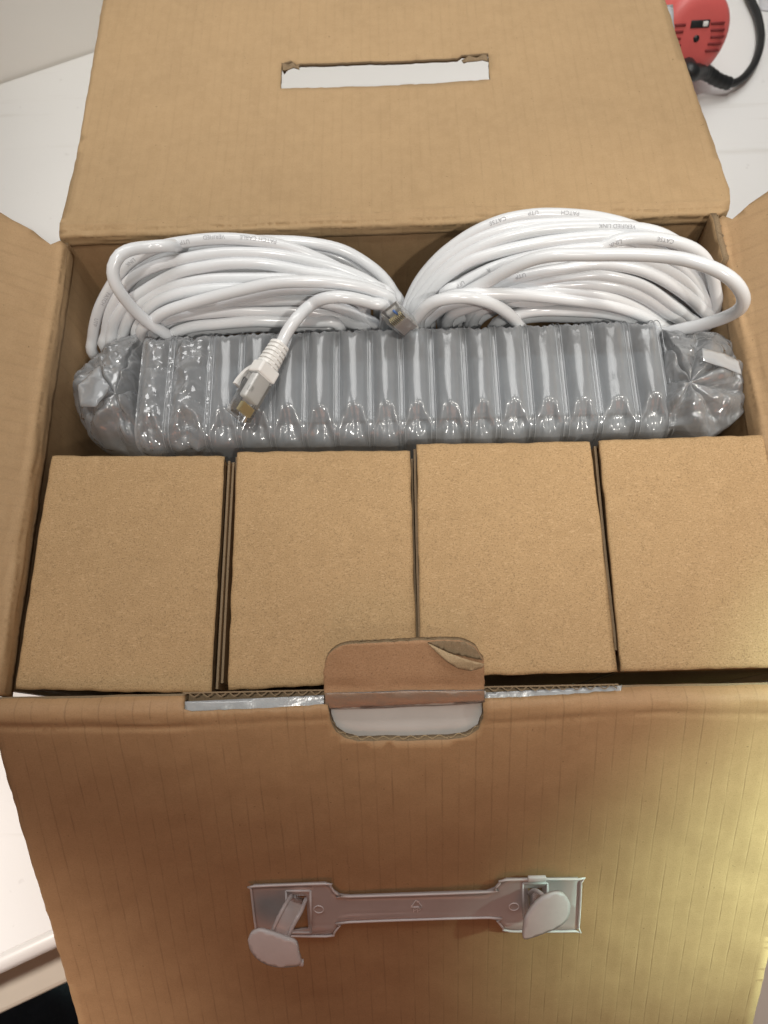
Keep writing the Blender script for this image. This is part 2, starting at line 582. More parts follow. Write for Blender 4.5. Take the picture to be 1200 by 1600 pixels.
# dark bag on the floor, lower left
bc = tp(-0.62, e0 - 0.16, ZT - 0.62)
bag = empty('fabric_bag', (bc.x, bc.y, ZT - 0.75), 'dark fabric bag lying on the floor below the front edge of the worktop', 'bag')
bm = bmesh.new()
bmesh.ops.create_icosphere(bm, subdivisions=5, radius=1)
for v in bm.verts:
    n = noise.noise(v.co * 2.2) * 0.22 + noise.noise(v.co * 6) * 0.07
    c = v.co * (1 + n)
    v.co = bc + ROTT @ Vector((c.x * 0.48, c.y * 0.2, max(-0.128, c.z * 0.14)))
link_bm('body', bm, M['darkfab'], bag)
bm = bmesh.new()
tube(bm, catmull([bc + ROTT @ Vector(q) for q in ((0.1, -0.08, 0.12), (0.16, -0.03, 0.17), (0.26, 0.0, 0.185), (0.36, 0.02, 0.16), (0.40, 0.03, 0.06))], 0.01), 0.011, 8)
link_bm('strap', bm, M['darkfab'], bag)

# ------------------------------------------------------------------ the carton
D, HW = 0.2712, 0.200
T = 0.004                                               # board thickness
carton = empty('carton', (0, D / 2, ZT), 'large open brown corrugated carton with its four flaps folded out, packed with boxes and cables', 'carton')


def wob(x, y, a=0.0012, f=14): return a * noise.noise(Vector((x * f, y * f, 1.7)))


def wallfn(axis, pos, sign):
    """upright wall; u along, v up; outside normal is sign on the axis"""
    def fn(u, v):
        un = u / D if axis == 'x' else (u + HW) / (2 * HW)
        b = 0.003 * math.sin(math.pi * min(1, max(0, un))) * math.sin(math.pi * min(1, max(0, (v - ZT) / -ZT))) * sign + wob(u, v, 0.0008)
        if axis == 'y': return (u, pos + b, v), (0, sign, 0)
        return (pos + b, u, v), (sign, 0, 0)
    return fn


ZB = ZT + 0.0005
ZC = -0.0068
# front wall: its top edge is bare where the slot is cut
out = [(-HW, ZB), (HW, ZB), (HW, ZC), (0.106, ZC), (0.106, -0.0105), (-0.105, -0.0105), (-0.105, ZC), (-HW, ZC)]
bm = sheet(out, [], wallfn('y', -0.0034, -1), T, 0.012)
link_bm('front_wall', bm, [M['flap'], M['edge']], carton, smooth=False)
bm = bmesh.new()
box(bm, (0.0005, 0.0004, -0.0075), (0.2105, 0.0007, 0.0075))
flute(bm, (-0.104, -0.0006, -0.0042), (0.105, -0.0006, -0.0042), (0, 1, 0), (0, 0, 1), 0.0032, pitch=0.0066)
link_bm('slot_edge', bm, M['edge'], carton, smooth=False)
bm = sheet([(-HW, ZB), (HW, ZB), (HW, ZC), (-HW, ZC)], [], wallfn('y', D + T, 1), T, 0.01)
link_bm('back_wall', bm, [M['wall'], M['edge']], carton, smooth=False)
for s in (-1, 1):
    bm = sheet([(T, ZB), (D - 0.0005, ZB), (D - 0.0005, ZC), (T, ZC)], [], wallfn('x', s * HW, s), T, 0.01)
    link_bm('side_wall', bm, [M['side'], M['edge']], carton, smooth=False)
bm = bmesh.new()
box(bm, (0, D / 2, ZB + 0.003), (2 * HW - 0.009, D - 0.005, 0.004))
link_bm('bottom', bm, M['wall'], carton, smooth=False)


def bend(r, ang, p0):
    """profile that leaves a wall top going up and turns outward by ang: v -> (outward, up, n_out, n_up) of the UPPER surface"""
    L = r * ang

    def fn(v):
        if v < 0: return 0.0, v, -1.0, 0.0
        if v <= L:
            a = v / r
            return r * (1 - math.cos(a)), r * math.sin(a), -math.cos(a), math.sin(a)
        a = ang
        q = v - L
        return r * (1 - math.cos(a)) + q * math.sin(a), r * math.sin(a) + q * math.cos(a), -math.cos(a), math.sin(a)
    return fn, L


# the bends below run on the upper (inner) board face, which starts at the inner face of the wall
FA = rad(129.0)
RB = 0.0075
ff, LF = bend(RB, FA, 0)
y_in = 0.0006                                           # inner face of the front wall
z_in = -0.0110
# distance along the slope (s) of the plane through the rim -> v of the bend
def front_pt(u, v, bump=True):
    o, z, no, nz = ff(v)
    p = Vector((u, y_in - o, z_in + z))
    n = Vector((0, -no, nz))
    n = Vector((0, -no * 1.0, nz)).normalized()
    return p, n


FDIR = Vector((0, -math.cos(rad(39)), -math.sin(rad(39))))
FNRM = Vector((0, -math.sin(rad(39)), math.cos(rad(39))))
o_, z_, _, _ = ff(LF)
FO = Vector((0, y_in - o_, z_in + z_))                  # where the flat flap starts
fx = Vector((1, 0, 0))


def flap_v(px, py):
    p = hit(px, py, FO, FNRM) - FO
    return (p.x, p.dot(FDIR) + LF)


def flap_pt(px, py, n=0.0): return hit(px, py, FO + FNRM * n, FNRM)


def front_fn(u, v):
    p, n = front_pt(u, v)
    q = max(0, v - LF)
    a = wob(u, v, 0.0022, 9) * min(1, q / 0.05) + wob(u, v, 0.0005, 60)
    a += 0.0006 * noise.noise(Vector((u * 45, v * 420, 7))) * math.exp(-((v - LF * 0.7) / 0.010) ** 2)
    a += -0.0012 * math.exp(-((v - LF - 0.004 - 0.004 * noise.noise(Vector((u * 12, 0, 0)))) / 0.0016) ** 2) * (1 if u < -0.1 else 0.4)
    return p + n * a, n


# flap outline, slot and tab hole in (x, v)
hole_px = [(512, 1100), (516, 1125), (525, 1143), (540, 1153), (560, 1158), (625, 1158), (700, 1156), (730, 1152), (748, 1140), (755, 1122), (756, 1085)]
hole = [flap_v(*q) for q in hole_px]
sl_l = [flap_v(x, y) for x, y in ((512, 1103), (400, 1109), (300, 1113), (285, 1110))]
sl_r = [flap_v(x, y) for x, y in ((975, 1074), (965, 1083), (860, 1090), (756, 1095))]
vtop = -0.0045
slot = [(sl_l[3][0], vtop)] + [sl_l[3], sl_l[2], sl_l[1], sl_l[0]] + hole[1:-1] + [sl_r[3], sl_r[2], sl_r[1], sl_r[0], (sl_r[0][0], vtop)]
FL = 0.285
outl = [(-0.2005, -0.006), (0.2005, -0.006), (0.2015, 0.03), (0.2012, FL), (-0.1935, FL), (-0.198, 0.03)]
bm = sheet(outl, [slot], front_fn, T, 0.0042, ragged=0.0006, extra=[(-0.199 + i * 0.004, -0.004 + j * 0.0012) for i in range(100) for j in range(26)])
link_bm('front_flap', bm, [M['flap'], M['edge']], carton)
bm = bmesh.new()
for a, b in zip(slot[4:-4], slot[5:-3]):
    pa, na = front_fn(*a)
    pb, nb = front_fn(*b)
    mid = (pa + pb) / 2
    flute(bm, pa - na * 0.002, pb - nb * 0.002, na, (Vector((0.003, -0.0, 0)) + FO - mid).normalized() if False else -FDIR, T, pitch=0.007)
link_bm('fluting', bm, M['paper'], carton, smooth=False)

# lid: the rear flap with a slot for the handle
LA = rad(95)
lf, LL = bend(0.0042, LA, 0)
yl, zl = D - 0.0007, -0.0045
o_, z_, _, _ = lf(LL)
LO = Vector((0, yl + o_, zl + z_))
LDIR = Vector((0, math.cos(rad(5)), -math.sin(rad(5))))
LNRM = Vector((0, math.sin(rad(5)), math.cos(rad(5))))


def lid_v(px, py):
    p = hit(px, py, LO, LNRM) - LO
    return (p.x, p.dot(LDIR) + LL)


def lid_fn(u, v):
    o, z, no, nz = lf(v)
    p = Vector((u, yl + o, zl + z))
    n = Vector((0, no, nz)).normalized()
    q = max(0, v - LL)
    a = wob(u, v, 0.0035, 7) * min(1, q / 0.05) + wob(u, v, 0.0004, 60)
    a += 0.0009 * noise.noise(Vector((u * 60, v * 500, 3))) * math.exp(-((v - LL * 0.7) / 0.009) ** 2)
    a += 0.0009 * math.exp(-((v - LL * 1.5 - 0.003 * noise.noise(Vector((u * 14, 5, 0)))) / 0.0010) ** 2)
    a -= 0.0013 * math.exp(-((v - LL * 0.75 - 0.002 * noise.noise(Vector((u * 20, 9, 0)))) / 0.0008) ** 2)
    a += 0.0010 * math.exp(-((v - LL * 0.35 - 0.002 * noise.noise(Vector((u * 17, 2, 0)))) / 0.0009) ** 2)
    if -0.21 < u < -0.03: a += 0.0008 * math.exp(-((v - 0.062 - 0.10 * (u + 0.2) * 0.25) / 0.002) ** 2)
    return p + n * a, n


lhole = [lid_v(*q) for q in ((438, 137), (440, 99), (455, 94), (463, 101), (470, 99), (600, 93), (715, 88), (722, 83), (763, 80), (766, 121), (600, 130))]
lout = [(-0.2005, 0), (0.2015, 0), (0.2035, 0.02), (0.2005, 0.09), (0.1975, 0.28), (-0.203, 0.28), (-0.2005, 0.02)]
lout = [(-0.2005, -0.006), (0.2015, -0.006), lid_v(1139, 296), lid_v(1090, 160), lid_v(1038, -5), (0.1945, 0.27), (-0.2055, 0.27), lid_v(164, -5), lid_v(118, 245), lid_v(94, 350)]
bm = sheet(lout, [lhole], lid_fn, 0.0026, 0.005, ragged=0.0006, extra=[(-0.199 + i * 0.004, -0.004 + j * 0.0009) for i in range(100) for j in range(24)])
link_bm('lid', bm, [M['lid'], M['edge']], carton)
# torn paper left in the two upper corners of the lid slot
for q in (((440, 99), (466, 97), (468, 108), (458, 101), (441, 110)), ((722, 84), (762, 80), (764, 90), (745, 88), (724, 92))):
    pl = [lid_v(*a) for a in q]
    bm = sheet(pl, [], lambda u, v: (lid_fn(u, v)[0] - LNRM * (0.001 + 0.004 * noise.noise(Vector((u * 300, v * 300, 2)))), LNRM), 0.0006, 0.003)
    link_bm('torn_paper', bm, [M['edge'], M['edge']], carton)

# side flaps stand up and outwards
SA = rad(52)
sf, LS = bend(0.007, SA, 0)


def side_fn(s):
    def fn(u, v):
        o, z, no, nz = sf(v)
        p = Vector((s * (HW - T - 0.0007 + o), u, -0.0085 + z))
        n = Vector((s * no, 0, nz)).normalized()
        q = max(0, v - LS)
        a = 0.0006 * noise.noise(Vector((u * 45, v * 420, s * 9))) * math.exp(-((v - LS * 0.7) / 0.008) ** 2)
        a += wob(u, v + s, 0.003, 8) * min(1, q / 0.03) + wob(u, v, 0.0006, 55)
        a += 0.0009 * math.exp(-((v - LS * 0.9 - 0.002 * noise.noise(Vector((u * 15, s, 4)))) / 0.0018) ** 2)
        return p + n * a, n
    return fn


for s, (yf, yb) in ((-1, (0.001, D - 0.001)), (1, (0.001, D))):
    o = [(yf, -0.007), (yb - 0.003, -0.007), (yb - 0.002, 0.008), (yb - 0.007, 0.012), (yb - 0.002, 0.022), (yb + 0.003, 0.04), (yb + 0.003, 0.135), (yf, 0.135)]
    bm = sheet(o, [], side_fn(s), T, 0.005, ragged=0.0008, extra=[(0.003 + i * 0.004, -0.005 + j * 0.001) for i in range(66) for j in range(22)])
    link_bm('side_flap', bm, [M['side'], M['edge']], carton)

# glued inner strip on the right wall with a torn corrugated top
gx = HW - T - 0.0015
gl = [(0.2325, ZB + 0.006), (D - 0.003, ZB + 0.006), (D - 0.003, 0.0015), (0.262, 0.0035), (0.25, 0.003), (0.241, 0.005), (0.2325, 0.0055)]
bm = sheet(gl, [], lambda u, v: ((gx - 0.0045 * max(0, (v + 0.05) / 0.05), u, v), (-1, 0, 0)), 0.0035, 0.005, ragged=0.001)
flute(bm, (gx - 0.0025, 0.2335, 0.0045), (gx - 0.0025, 0.266, 0.0022), (1, 0, 0), (0, 0, 1), 0.0055, pitch=0.0075, mi=1)
link_bm('glue_strip', bm, [M['side'], M['edge']], carton)

# tuck tab: stands on the front wall, leaning in over the boxes, one corner delaminated
TA = rad(30)
TDIR, TNRM = Vector((0, math.cos(TA), math.sin(TA))), Vector((0, -math.sin(TA), math.cos(TA)))
TO = Vector((0, -0.0062, -0.0045))
tb = hull_poly([(508, 1108), (505, 1052), (507, 1036), (515, 1020), (530, 1010), (550, 1006), (690, 1000), (725, 1001), (743, 1010), (755, 1030), (757, 1050), (757, 1095)], TO, TNRM, fx, TDIR)


def tab_fn(u, v):
    a = wob(u, v, 0.0012, 30) - 0.002 * math.exp(-((v - 0.008) / 0.003) ** 2) * (0.5 + noise.noise(Vector((u * 60, 2, 2))))
    return TO + fx * u + TDIR * v + TNRM * a, TNRM


bm = sheet(tb, [], tab_fn, T, 0.0022, ragged=0.0005)
flute(bm, *(tab_fn(*q)[0] - TNRM * 0.002 for q in (tb[5], tb[6])), TNRM, TDIR, T, mi=1)
link_bm('tuck_tab', bm, [M['tab'], M['edge']], carton)
cz = [(668, 1004), (690, 1001), (725, 1002), (742, 1011), (754, 1030), (735, 1026), (705, 1020), (685, 1012)]
pl = hull_poly(cz, TO, TNRM, fx, TDIR)
bm = sheet(pl, [], lambda u, v: (tab_fn(u, v)[0] + TNRM * (0.0006 + 0.0005 * math.sin(u * 1900)), TNRM), 0.0004, 0.0012)
link_bm('bare_fluting', bm, [M['edge'], M['edge']], carton)
cz = [(668, 1004), (700, 1016), (735, 1027), (755, 1032), (752, 1039), (735, 1044), (715, 1040), (697, 1028), (680, 1014)]
pl = hull_poly(cz, TO, TNRM, fx, TDIR)
v1 = max(q[1] for q in pl)
bm = sheet(pl, [], lambda u, v: (tab_fn(u, v)[0] + TNRM * (0.001 + 0.0028 * math.sin(min(1, max(0, (v1 - v) / 0.012)) * 2.6)), TNRM), 0.0004, 0.0014)
link_bm('peeled_paper', bm, [M['paper'], M['paper']], carton)

# clear tape bridging the slot on both sides of the tab, and over the tab base
for q, zt in (([(288, 1096), (400, 1091), (506, 1086), (506, 1107), (400, 1110), (290, 1113)], -0.0052), ([(758, 1082), (860, 1077), (972, 1071), (970, 1083), (860, 1092), (758, 1097)], -0.0052)):
    pl = [tuple(on_z(x, y, zt)[:2]) for x, y in q]
    bm = sheet(pl, [], lambda u, v: (Vector((u, v, zt + 0.0006 * noise.noise(Vector((u * 60, v * 400, 0))))), Vector((0, 0, 1))), 0.00025, 0.0016)
    link_bm('slot_tape', bm, [M['tape'], M['tape']], carton)
pl = hull_poly([(507, 1084), (600, 1080), (757, 1077), (757, 1096), (690, 1101), (600, 1105), (508, 1108)], TO, TNRM, fx, TDIR)
bm = sheet(pl, [], lambda u, v: (tab_fn(u, v)[0] + TNRM * (0.0005 + 0.0005 * abs(noise.noise(Vector((u * 90, v * 500, 0))))), TNRM), 0.0002, 0.0014)
link_bm('tab_tape', bm, [M['tab_tape'], M['tab_tape']], carton)
pl = [flap_v(x, y) for x, y in ((506, 1104), (761, 1090), (762, 1168), (506, 1174))]
bm = sheet(pl, [], lambda u, v: (FO + fx * u + FDIR * (v - LF) - FNRM * (0.0052 + 0.0035 * math.exp(-((v - 0.019) / 0.006) ** 2) + 0.0016 * noise.noise(Vector((u * 25, v * 110, 0)))), FNRM), 0.0003, 0.003)
link_bm('backing_tape', bm, [M['backing'], M['backing']], carton)
# strips of packing tape stuck under the lid, showing past its edges
for q in (((1030, -6), (1056, -6), (1060, 60), (1047, 62), (1040, 20)), ((1063, 100), (1075, 102), (1112, 225), (1116, 240), (1105, 235)), ((158, -6), (173, -6), (168, 48), (164, 46))):
    pl = [lid_v(*a) for a in q]
    bm = sheet(pl, [], lambda u, v: (lid_fn(u, v)[0] - LNRM * (0.0055 + 0.0015 * noise.noise(Vector((u * 120, v * 120, 2)))), LNRM), 0.0003, 0.003)
    link_bm('packing_tape', bm, [M['sticker'], M['sticker']], carton)

# ------------------------------------------------------------------ plastic carrying handle on the front flap
handle = empty('handle', FO + FDIR * 0.14 - wloc(carton), parent=carton)
HN = 0.0024


def hpoly(px, n): return hull_poly(px, FO + FNRM * n, FNRM, fx, FDIR)


def hfn(n, amp=0.0):
    return lambda u, v: (FO + FNRM * (n + amp * noise.noise(Vector((u * 40, v * 40, 0)))) + fx * u + FDIR * v, FNRM)


dog = [(392, 1388), (396, 1385), (508, 1381), (516, 1384), (521, 1392), (530, 1399), (545, 1401), (760, 1394), (773, 1389), (781, 1380), (792, 1375), (904, 1374), (908, 1379), (904, 1450), (899, 1455), (797, 1455), (786, 1450), (777, 1439), (765, 1434), (545, 1441), (531, 1446), (522, 1458), (511, 1463), (408, 1461), (401, 1456), (398, 1440)]
hl = [(455, 1400), (478, 1400), (482, 1452), (459, 1455)]
hr = [(825, 1388), (848, 1387), (848, 1428), (828, 1430)]
bm = sheet(hpoly(dog, HN), [hpoly(hl, HN), hpoly(hr, HN)], hfn(HN), 0.0016, 0.004)
link_bm('plate', bm, [M['handle'], M['handle']], handle)
bm = bmesh.new()
rim = [flap_pt(x, y, HN + 0.0004) for x, y in dog]
tube(bm, catmull(rim + rim[:1], 0.003), 0.0006, 8, cap=False, up=FNRM)
link_bm('raised_rim', bm, M['knob'], handle)
for q in (hl, hr):
    bm = bmesh.new()
    x0, x1 = q[0][0] - 8, q[1][0] + 7
    y0, y1 = q[0][1] - 8, q[2][1] + 5
    rr = [flap_pt(x, y, HN + 0.0002) for x, y in ((x0, y0), (x1, y0), (x1 + 1, y1), (x0 + 1, y1), (x0, y0))]
    for a, b in zip(rr, rr[1:]): tube(bm, [a, (a + b) / 2, b], 0.0006, 6, up=FNRM)
    link_bm('socket_rim', bm, M['knob'], handle)
for x, y in ((498, 1421), (803, 1417)):
    bm = bmesh.new()
    c = flap_pt(x, y, HN + 0.0002)
    tube(bm, [c + (fx * math.cos(a * 0.3927) + FDIR * math.sin(a * 0.3927)) * 0.0026 for a in range(17)], 0.0003, 6, cap=False, up=FNRM)
    link_bm('mould_mark', bm, M['knob'], handle)


def text_mesh(s, size):
    cu = bpy.data.curves.new('txt', 'FONT')
    cu.body = s
    cu.size = size
    cu.align_x = 'CENTER'
    cu.align_y = 'CENTER'
    o = bpy.data.objects.new('txt', cu)
    COL.objects.link(o)
    dg = bpy.context.evaluated_depsgraph_get()
    me = bpy.data.meshes.new_from_object(o.evaluated_get(dg))
    bpy.data.objects.remove(o)
    bpy.data.curves.remove(cu)
    b = bmesh.new()
    b.from_mesh(me)
    bpy.data.meshes.remove(me)
    return b


# recycling sign (triangle of arrows over PP) moulded in the strap
c = flap_pt(651, 1416, HN + 0.0003)
bm = text_mesh('PP', 0.0042)
for v in bm.verts: v.co = c + fx * v.co.x + FDIR * (0.0032 - v.co.y) + FNRM * 0.0
for k in range(3):
    a = math.pi / 2 + k * 2.0944
    p, q = [Vector((math.cos(t), math.sin(t))) * 0.0036 for t in (a, a + 2.0944)]
    p3, q3 = [c + fx * t.x + FDIR * (-0.0012 - t.y) for t in (p.lerp(q, 0.10), p.lerp(q, 0.80))]
    tube(bm, [p3, (p3 + q3) / 2, q3], 0.00028, 6, up=FNRM)
    d = (q3 - p3).normalized()
    sd = d.cross(FNRM)
    bm.faces.new([bm.verts.new(q3 + x + FNRM * 0.0003) for x in (sd * 0.0009 - d * 0.0006, d * 0.0014, -sd * 0.0009 - d * 0.0006)])
link_bm('recycling_mark', bm, M['knob'], handle, smooth=False)


def anchor(leg_a, leg_b, head, n_head, tilt, nub):
    g = bmesh.new()
    # the two ribs and the web between them, curving up from the socket
    ra, rb = [], []
    for L, R_ in ((leg_a, ra), (leg_b, rb)):
        pts = [flap_pt(x, y, n) for x, y, n in L]
        R_ += catmull(pts, 0.0015)
    tube(g, ra, 0.0011, 8)
    tube(g, rb, 0.0011, 8)
    n = min(len(ra), len(rb))
    A = [ra[int(i * (len(ra) - 1) / (n - 1))] for i in range(n)]
    B = [rb[int(i * (len(rb) - 1) / (n - 1))] for i in range(n)]
    va, vb = [g.verts.new(p) for p in A], [g.verts.new(p) for p in B]
    for i in range(n - 1): g.faces.new((va[i], va[i + 1], vb[i + 1], vb[i]))
    link_bm('anchor_stem', g, M['handle'], handle)
    # head
    sm = catmull([Vector((x, y, 0)) for x, y in head + head[:1]], 2.5)[:-1]
    c2 = hull_poly([(q.x, q.y) for q in sm], FO + FNRM * n_head, FNRM, fx, FDIR)
    cx = sum(p[0] for p in c2) / len(c2)
    cy = sum(p[1] for p in c2) / len(c2)

    def fn(u, v):
        r2 = ((u - cx) ** 2 + (v - cy) ** 2) / 0.00018
        return FO + FNRM * (n_head + tilt[0] * (u - cx) + tilt[1] * (v - cy) - 0.0006 * r2) + fx * u + FDIR * v, (FNRM - fx * tilt[0] - FDIR * tilt[1]).normalized()
    g = sheet(c2, [], fn, 0.0022, 0.0018)
    if nub:
        box(g, flap_pt(*nub), (0.0022, 0.003, 0.002))
    link_bm('anchor_head', g, [M['knob'], M['knob']], handle)


anchor([(456, 1398, 0.002), (445, 1415, 0.010), (432, 1440, 0.016), (421, 1466, 0.019)],
       [(478, 1404, 0.002), (470, 1425, 0.010), (456, 1450, 0.016), (448, 1472, 0.019)],
       [(386, 1474), (391, 1465), (404, 1460), (424, 1463), (445, 1469), (462, 1475), (467, 1490), (469, 1506), (445, 1510), (425, 1509), (405, 1502), (391, 1489)], 0.0222, (0.05, 0.08), (471, 1504, 0.020))
anchor([(826, 1396, 0.002), (836, 1391, 0.006), (850, 1400, 0.010), (866, 1416, 0.012)],
       [(828, 1420, 0.002), (834, 1414, 0.006), (842, 1420, 0.010), (850, 1430, 0.012)],
       [(818, 1445), (822, 1431), (840, 1413), (860, 1405), (878, 1405), (890, 1414), (893, 1427), (888, 1440), (876, 1449), (850, 1456), (820, 1462), (817, 1455)], 0.0150, (-0.15, 0.12), None)
bm = bmesh.new()
box(bm, flap_pt(839, 1373, 0.0035), (0.0095, 0.003, 0.002), Matrix.Rotation(rad(39), 3, 'X'), 0.0004)
link_bm('anchor_stem', bm, M['knob'], handle)

# ------------------------------------------------------------------ four small boxes
SB = [  # corners in the photograph: back left, back right, front right, front left; top height
    ([(78, 710), (350, 711), (329, 1083), (20, 1076)], -0.012, 'small brown box beside the left carton wall, with layered board edges along its right side'),
    ([(369, 704), (641, 701), (652, 1062), (355, 1078)], -0.007, 'second small brown box from the left, its front edge half behind the tuck tab'),
    ([(651, 691), (923, 687), (967, 1049), (657, 1057)], -0.001, 'third small brown box from the left, behind the torn corner of the tuck tab'),
    ([(937, 686), (1209, 677), (1288, 1040), (972, 1048)], 0.003, 'rightmost small brown box, pressed against the right carton wall'),
]
for i, (px, zt, lab) in enumerate(SB):
    P = [on_z(x, y, zt) for x, y in px]
    if i == 3:
        for k in (1, 2): P[k].x = min(P[k].x, 0.1945)
    c = sum(P, Vector()) / 4
    zb = ZB + 0.0055
    r = empty('small_box', (c.x, c.y, zb), lab, 'box', 'four small brown boxes in the front of the carton')
    t = 0.0016
    bl, br, fr, fl = P

    def wallp(name, a, b, inset, top, parent=r, mat='small', th=t):
        d = (b - a).normalized()
        nrm = Vector((d.y, -d.x, 0))
        a2, b2 = a - nrm * inset, b - nrm * inset
        L = (b2 - a2).length
        bw = random.uniform(-1, 1) * 0.0006
        bmx = sheet([(0.0004, zb), (L - 0.0004, zb), (L - 0.0004, top), (0.0004, top)], [], lambda u, v: (a2 + d * u + nrm * (bw * math.sin(math.pi * u / L)) + Vector((0, 0, v - a2.z)), nrm), th, 0.02)
        return link_bm(name, bmx, [M[mat], M['edge']], parent, smooth=False)
    # top panel, rolled slightly over at front and back edges
    ex = (br - bl).normalized()

    def topfn(u, v, P=P, zt=zt, i=i):
        a = P[3].lerp(P[2], u)
        b = P[0].lerp(P[1], u)
        p = a.lerp(b, v)
        edge = min(v, 1 - v) * 0.125
        eu = min(u, 1 - u) * 0.098
        dz = -0.0009 * max(0, 1 - edge / 0.0018) ** 2 - 0.0006 * max(0, 1 - eu / 0.0014) ** 2
        dz += 0.0010 * noise.noise(Vector((u * 2 + i * 7, v * 2.5, 0))) - 0.0012 * (1 - math.sin(math.pi * u) * math.sin(math.pi * v))
        jx = 0.0005 * noise.noise(Vector((u * 14, v * 14, i + 0.5)))
        return p + Vector((jx, jx, dz)), Vector((0, 0, 1))
    ins = 0.016
    ul = 0.0
    g = sheet([(0, 0), (1, 0), (1, 1), (0, 1)], [], topfn, t, 0.025, extra=[(k / 60, e) for k in range(1, 60) for e in (0.006, 0.994)] + [(e, k / 60) for k in range(1, 60) for e in (0.008, 0.992)])
    link_bm('top_panel', g, [M['small'], M['edge']], r)
    zc = zt - 0.0028
    wallp('front_panel', fl, fr, 0.0006, zc)
    wallp('back_panel', br, bl, 0.0006, zc)
    wallp('side_panel', fr, br, 0.0012, zc - 0.0005)
    wallp('side_panel', bl, fl, 0.0012, zc - 0.0005)
    if i == 0:                                          # layered flap edges standing proud of the right side
        wallp('tuck_layer', fr + Vector((0.0022, 0.002, 0)), br + Vector((0.0022, -0.001, 0)), 0, zt - 0.0055, th=0.0012)
        wallp('tuck_layer', fr + Vector((0.0042, 0.005, 0)), br + Vector((0.0042, -0.001, 0)), 0, zt - 0.0075, th=0.0012)
    if i in (1, 2, 3):
        wallp('tuck_layer', bl + Vector((-0.0016, -0.001, 0)), fl + Vector((-0.0004, 0.010, 0)), 0, zt - 0.0060, th=0.0012)
    if i in (1, 2):
        wallp('tuck_layer', fr + Vector((0.0014, 0.002, 0)), br + Vector((0.0014, -0.001, 0)), 0, zt - 0.011, th=0.0010)

# ------------------------------------------------------------------ inflated air-column wrap and the device in it
ZW = -0.0105
bounds = [217, 265, 328, 376, 427, 477, 526, 579, 627, 675, 727, 775, 827, 880, 932, 990, 1042]
bx = [on_z(b, 598, ZW).x for b in bounds]
YF, YBK = 0.1365, 0.2090
dev = empty('recorder', (0, 0.172, ZB + 0.006), 'dark box shaped device dimly seen inside the clear inflated wrap', 'device')
bm = bmesh.new()
box(bm, (0.006, (YF + YBK) / 2, -0.113), (0.315, 0.05, 0.164), None, 0.003)
link_bm('case', bm, M['device'], dev)
bm = bmesh.new()
box(bm, (0.006, (YF + YBK) / 2, -0.029), (0.305, 0.036, 0.0025), None, 0.0008)
link_bm('cover_plate', bm, M['device'], dev)

wrap = empty('air_wrap', (0, 0.172, ZB + 0.006), 'clear inflated air column wrap lying across the carton between boxes and cable coils', 'air wrap')
# base path (y, z) and outward normal, front bottom -> over the top -> back bottom
RC = 0.011
prof = []
for k in range(14): prof.append((YF - 0.004 * (1 - k / 14), -0.13 + (ZW - RC + 0.13) * k / 14, -1, 0))
for k in range(13):
    a = math.pi / 2 * k / 12
    prof.append((YF + RC - RC * math.cos(a), ZW - RC + RC * math.sin(a), -math.cos(a), math.sin(a)))
for k in range(1, 34): prof.append((YF + RC + (YBK - YF - 2 * RC) * k / 34, ZW, 0, 1))
for k in range(13):
    a = math.pi / 2 * k / 12
    prof.append((YBK - RC + RC * math.sin(a), ZW - RC + RC * math.cos(a), math.sin(a), math.cos(a)))
for k in range(1, 12): prof.append((YBK + 0.002 * k / 12, ZW - RC - 0.10 * k / 12, 1, 0))
acc = [0.0]
for a, b in zip(prof, prof[1:]): acc.append(acc[-1] + math.hypot(b[0] - a[0], b[1] - a[1]))
iF, iB = 14 + 8, 14 + 13 + 33 + 4
sF, sB = acc[iF], acc[iB]
NU = 17
